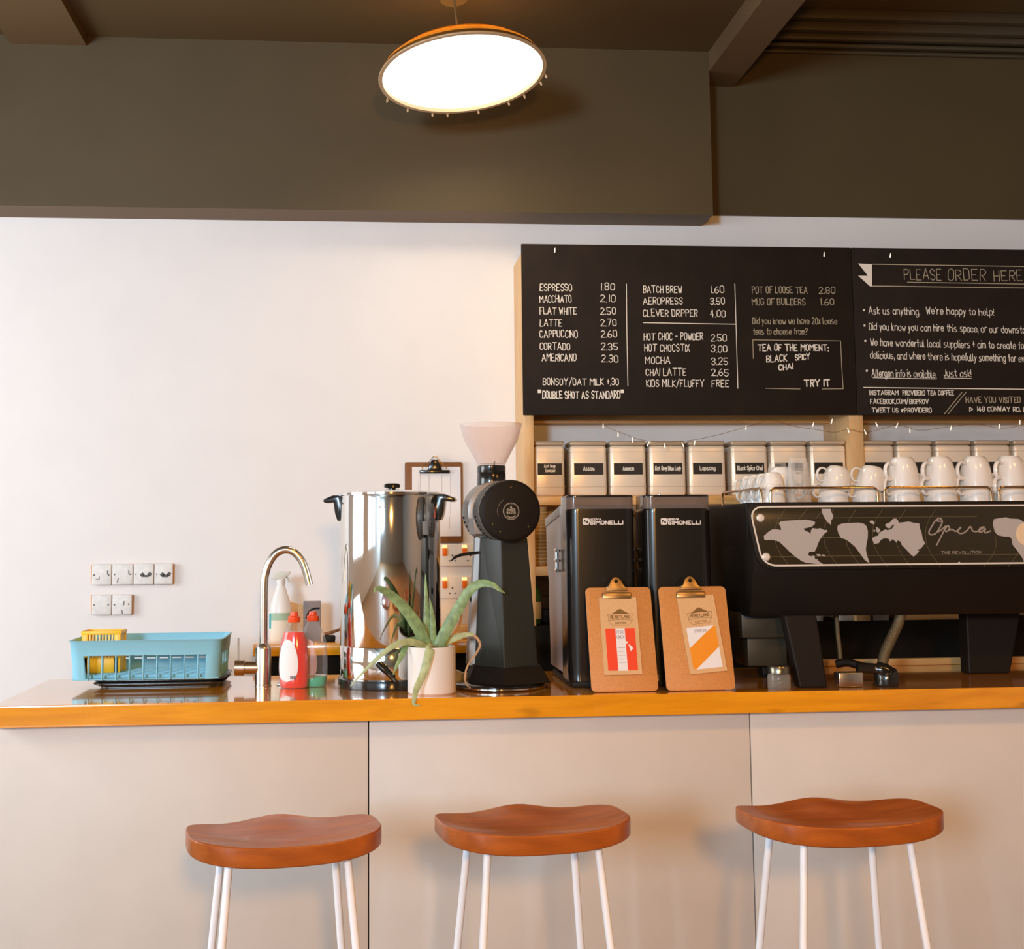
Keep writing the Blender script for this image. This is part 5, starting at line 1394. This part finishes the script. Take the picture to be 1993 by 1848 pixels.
# two tilted stacks of medium cups
fm = None
for i, u in enumerate((1623, 1690)):
    x = at(u, 940, cy_).x
    for lev in (0, 1):
        lab2 = 'medium white cup %s of the %s leaning pair behind the left front rail' % ('on top' if lev else 'at the bottom', ('left', 'right')[i])
        loc = (x - .004 + (.006 if lev else 0), cy_, TOP + .0005 + lev * .041)
        if fm is None:
            fm = make_cup('flat_white_cup', .076, .0475, lab2, loc, 190, 0, 'medium white cups leaning behind the front rail'); c_ = fm
        else:
            c_ = copy_tree(fm); c_.location = loc; c_.rotation_euler = (0, math.radians((10.5 if i else 11.5) * lev), 0); c_['label'] = lab2
# small cups in two layers along the left side
fe = None
ords = ['nearest the guests', 'second from the front', 'third from the front', 'farthest back']
for i in range(4):
    for lev in (0, 1):
        y = RY + .060 + i * .080 + (.02 if lev else 0)
        loc = (sx_ + .054 + (.004 if lev else 0), y, TOP + .0005 + lev * .036)
        lab2 = 'small white cup in the left side row, %s layer, %s' % (('bottom', 'top')[lev], ords[i])
        if fe is None:
            fe = make_cup('espresso_cup', .062, .0365, lab2, loc, 196, 0, 'small white cups along the left side of the machine'); c_ = fe
        else:
            c_ = copy_tree(fe); c_.location = loc; c_['label'] = lab2
            c_.rotation_euler = (0, 0, math.radians((i * 7 + lev * 5) % 12 - 6))
c_ = copy_tree(fm); c_.location = (at(1521, 950, RY + .135).x, RY + .135, TOP + .0005); c_.rotation_euler = (0, 0, math.radians(160)); c_['label'] = 'medium white cup upturned behind the glass tumblers'
c_ = copy_tree(fm); c_.location = (at(1521, 950, RY + .135).x + .002, RY + .137, TOP + .0425); c_.rotation_euler = (0, 0, math.radians(160)); c_['label'] = 'medium white cup on top of the one behind the glass tumblers'
fg = None
for i, (u, dy, zz, lab) in enumerate(((1554, .055, 0, 'clear glass tumbler upturned at the bottom of the front stack'), (1554, .056, .036, 'clear glass tumbler upturned on top of the front stack'), (1514, .215, .0, 'clear glass tumbler upturned at the bottom of the rear stack'), (1514, .216, .026, 'clear glass tumbler upturned on top of the rear stack'))):
    loc = (at(u, 940, RY + dy).x, RY + dy, TOP + .0005 + zz)
    if fg is None:
        fg = thing('glass_tumbler', lab, 'glass', loc, group='upturned glass tumblers on the machine')
        h, r = .108, .039
        n_ = 44
        prf = [(0, h), (r * .66, h), (r * .70, h - .004), (r * .78, h * .7), (r * .9, h * .35), (r, 0), (r - .0025, 0), (r * .9 - .0028, h * .35), (r * .78 - .003, h * .7), (r * .64, h - .012), (0, h - .010)]
        MB().lathe(prf, n_).build('tumbler', clear_glass, fg)
        fl_ = MB()
        for k in range(14):
            a2 = 2 * PI * k / 14
            fl_.tube([(r * .745 * math.cos(a2), r * .745 * math.sin(a2), h * .88), (r * .93 * math.cos(a2), r * .93 * math.sin(a2), h * .30)], [.0008, .0016], 6)
        fl_.build('facets', clear_glass, fg)
    else:
        c_ = copy_tree(fg); c_.location = loc; c_['label'] = lab
# ---------------------------------------------------------------- bar stools
def make_stool(u, yc, label, rot, a, zs=.802):
    x = at(u, 1640, yc).x
    t = thing('bar_stool', label, 'stool', (x, yc, 0), (0, 0, math.radians(rot)), group='wooden saddle bar stools')
    b, th = .146, .045
    NR, NA_ = 14, 72
    def outline(ang):
        c, s = math.cos(ang), math.sin(ang)
        n = 3.3
        k = (abs(c) ** n + abs(s) ** n) ** (-1 / n)
        x_, y_ = a * c * k, b * s * k
        if y_ > 0: y_ *= .93
        return x_, y_
    def height(x_, y_):
        nx, ny = x_ / a, y_ / b
        side = .024 * abs(nx) ** 2.4
        f_ = max(0.0, min(1.0, (ny + .25) / 1.1)); f_ = f_ * f_ * (3 - 2 * f_)
        pom = .021 * math.exp(-(nx / .40) ** 2) * f_
        near = .012 * max(0, -ny) ** 2
        return side + pom + near - .016
    vs = []; fs = []
    for j in range(NR + 1):
        f = j / NR
        for i in range(NA_):
            ox, oy = outline(2 * PI * i / NA_)
            x_, y_ = ox * f, oy * f
            e = 0 if f < .985 else -.0
            vs.append((x_, y_, th + height(x_, y_) + e))
    for j in range(NR):
        for i in range(NA_):
            k = (i + 1) % NA_
            fs.append((j * NA_ + i, j * NA_ + k, (j + 1) * NA_ + k, (j + 1) * NA_ + i))
    base = len(vs)
    def low(x_): return .018 * (abs(x_) / a) ** 2.4
    for f, z_ in ((1.0, .004), (.985, 0), (.5, 0), (.01, 0)):
        for i in range(NA_):
            ox, oy = outline(2 * PI * i / NA_)
            vs.append((ox * f, oy * f, z_ + low(ox * f)))
    for i in range(NA_):
        k = (i + 1) % NA_
        fs.append((NR * NA_ + i, NR * NA_ + k, base + k, base + i))
        for q in range(3): fs.append((base + q * NA_ + i, base + q * NA_ + k, base + (q + 1) * NA_ + k, base + (q + 1) * NA_ + i))
    fs.append(tuple(base + 3 * NA_ + i for i in range(NA_)))
    m = MB(); m.add(vs, fs)
    o = m.build('seat', seatwood, t, angle=50)
    o.location.z = zs - .052
    bv_ = o.modifiers.new('edge', 'BEVEL'); bv_.width = .003; bv_.segments = 2; bv_.limit_method = 'ANGLE'; bv_.angle_limit = math.radians(45)
    zt_ = zs - .052
    feet = []
    for sx in (-1, 1):
        for sy in (-1, 1):
            p = Vector((sx * .119, sy * .088, zt_ + .010)); q = Vector((sx * .185, sy * .165, .004))
            MB().tube([p, q], .0082, 14).build('leg', white_metal, t)
            feet.append((p, q))
    m = MB()
    fr = [p.lerp(q, .62) for p, q in (feet[0], feet[2], feet[3], feet[1])]
    for i in range(4): m.tube([fr[i], fr[(i + 1) % 4]], .006, 10)
    m.build('footrest', white_metal, t)
    m = MB(); m.box((0, 0, zt_ + .0045), (.27, .18, .005), .002); m.build('mount_plate', white_metal, t)
    return t
make_stool(552, 2.83, 'red-brown wooden saddle stool with white legs, leftmost of the three', 10, .200)
make_stool(1035, 2.87, 'red-brown wooden saddle stool with white legs, middle of the three', 8, .206)
make_stool(1632, 2.86, 'red-brown wooden saddle stool with white legs, rightmost of the three', 5, .216)

# ---------------------------------------------------------------- light
wd = bpy.data.worlds.new('world'); SC.world = wd; wd.use_nodes = True
bg = wd.node_tree.nodes['Background']; bg.inputs['Color'].default_value = (.75, .85, 1, 1); bg.inputs['Strength'].default_value = .6
def area(name, loc, rot, sx, sy, power, col, shape='RECTANGLE', spread=180):
    l = bpy.data.lights.new(name, 'AREA'); l.shape = shape; l.size = sx; l.size_y = sy; l.energy = power; l.color = col; l.spread = math.radians(spread)
    o = bpy.data.objects.new(name, l); COL.objects.link(o); o.location = loc; o.rotation_euler = rot
    return o
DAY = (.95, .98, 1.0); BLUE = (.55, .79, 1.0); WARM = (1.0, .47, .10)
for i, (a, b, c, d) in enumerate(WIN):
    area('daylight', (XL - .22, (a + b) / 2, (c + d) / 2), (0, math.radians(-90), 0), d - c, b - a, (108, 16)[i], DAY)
# shop window in the wall behind the camera, and the other lamps of the room
area('shop_window_daylight', (-2.6, YF + .05, 2.25), (math.radians(85), 0, 0), .9, 1.0, 400, BLUE)
area('far_room_lamp', (.2, -1.2, 1.95), (math.radians(78), 0, 0), .24, .24, 84, WARM, 'DISK')
for x, y, e in ((.9, 1.3, 26), (2.8, 1.4, 30)):
    area('room_lamp', (x, y, 3.24), (0, 0, 0), .5, .5, e, WARM, 'DISK')
plo = area('ceiling_lamp_light', lc + Vector((0, 0, -.012)), lamp.rotation_euler,   .5, .5, 6, (1, .72, .42), 'DISK', 165)

SC.view_settings.view_transform = 'Standard'
SC.view_settings.look = 'None'
SC.view_settings.exposure = 0.0
SC.view_settings.gamma = 1.0
SC.view_settings.use_curve_mapping = False
SC.cycles.max_bounces = 8
SC.cycles.transparent_max_bounces = 16
SC.cycles.use_denoising = True
SC.cycles.sample_clamp_indirect = 6.0
SC.cycles.caustics_reflective = False
SC.cycles.caustics_refractive = False
bpy.context.view_layer.update()
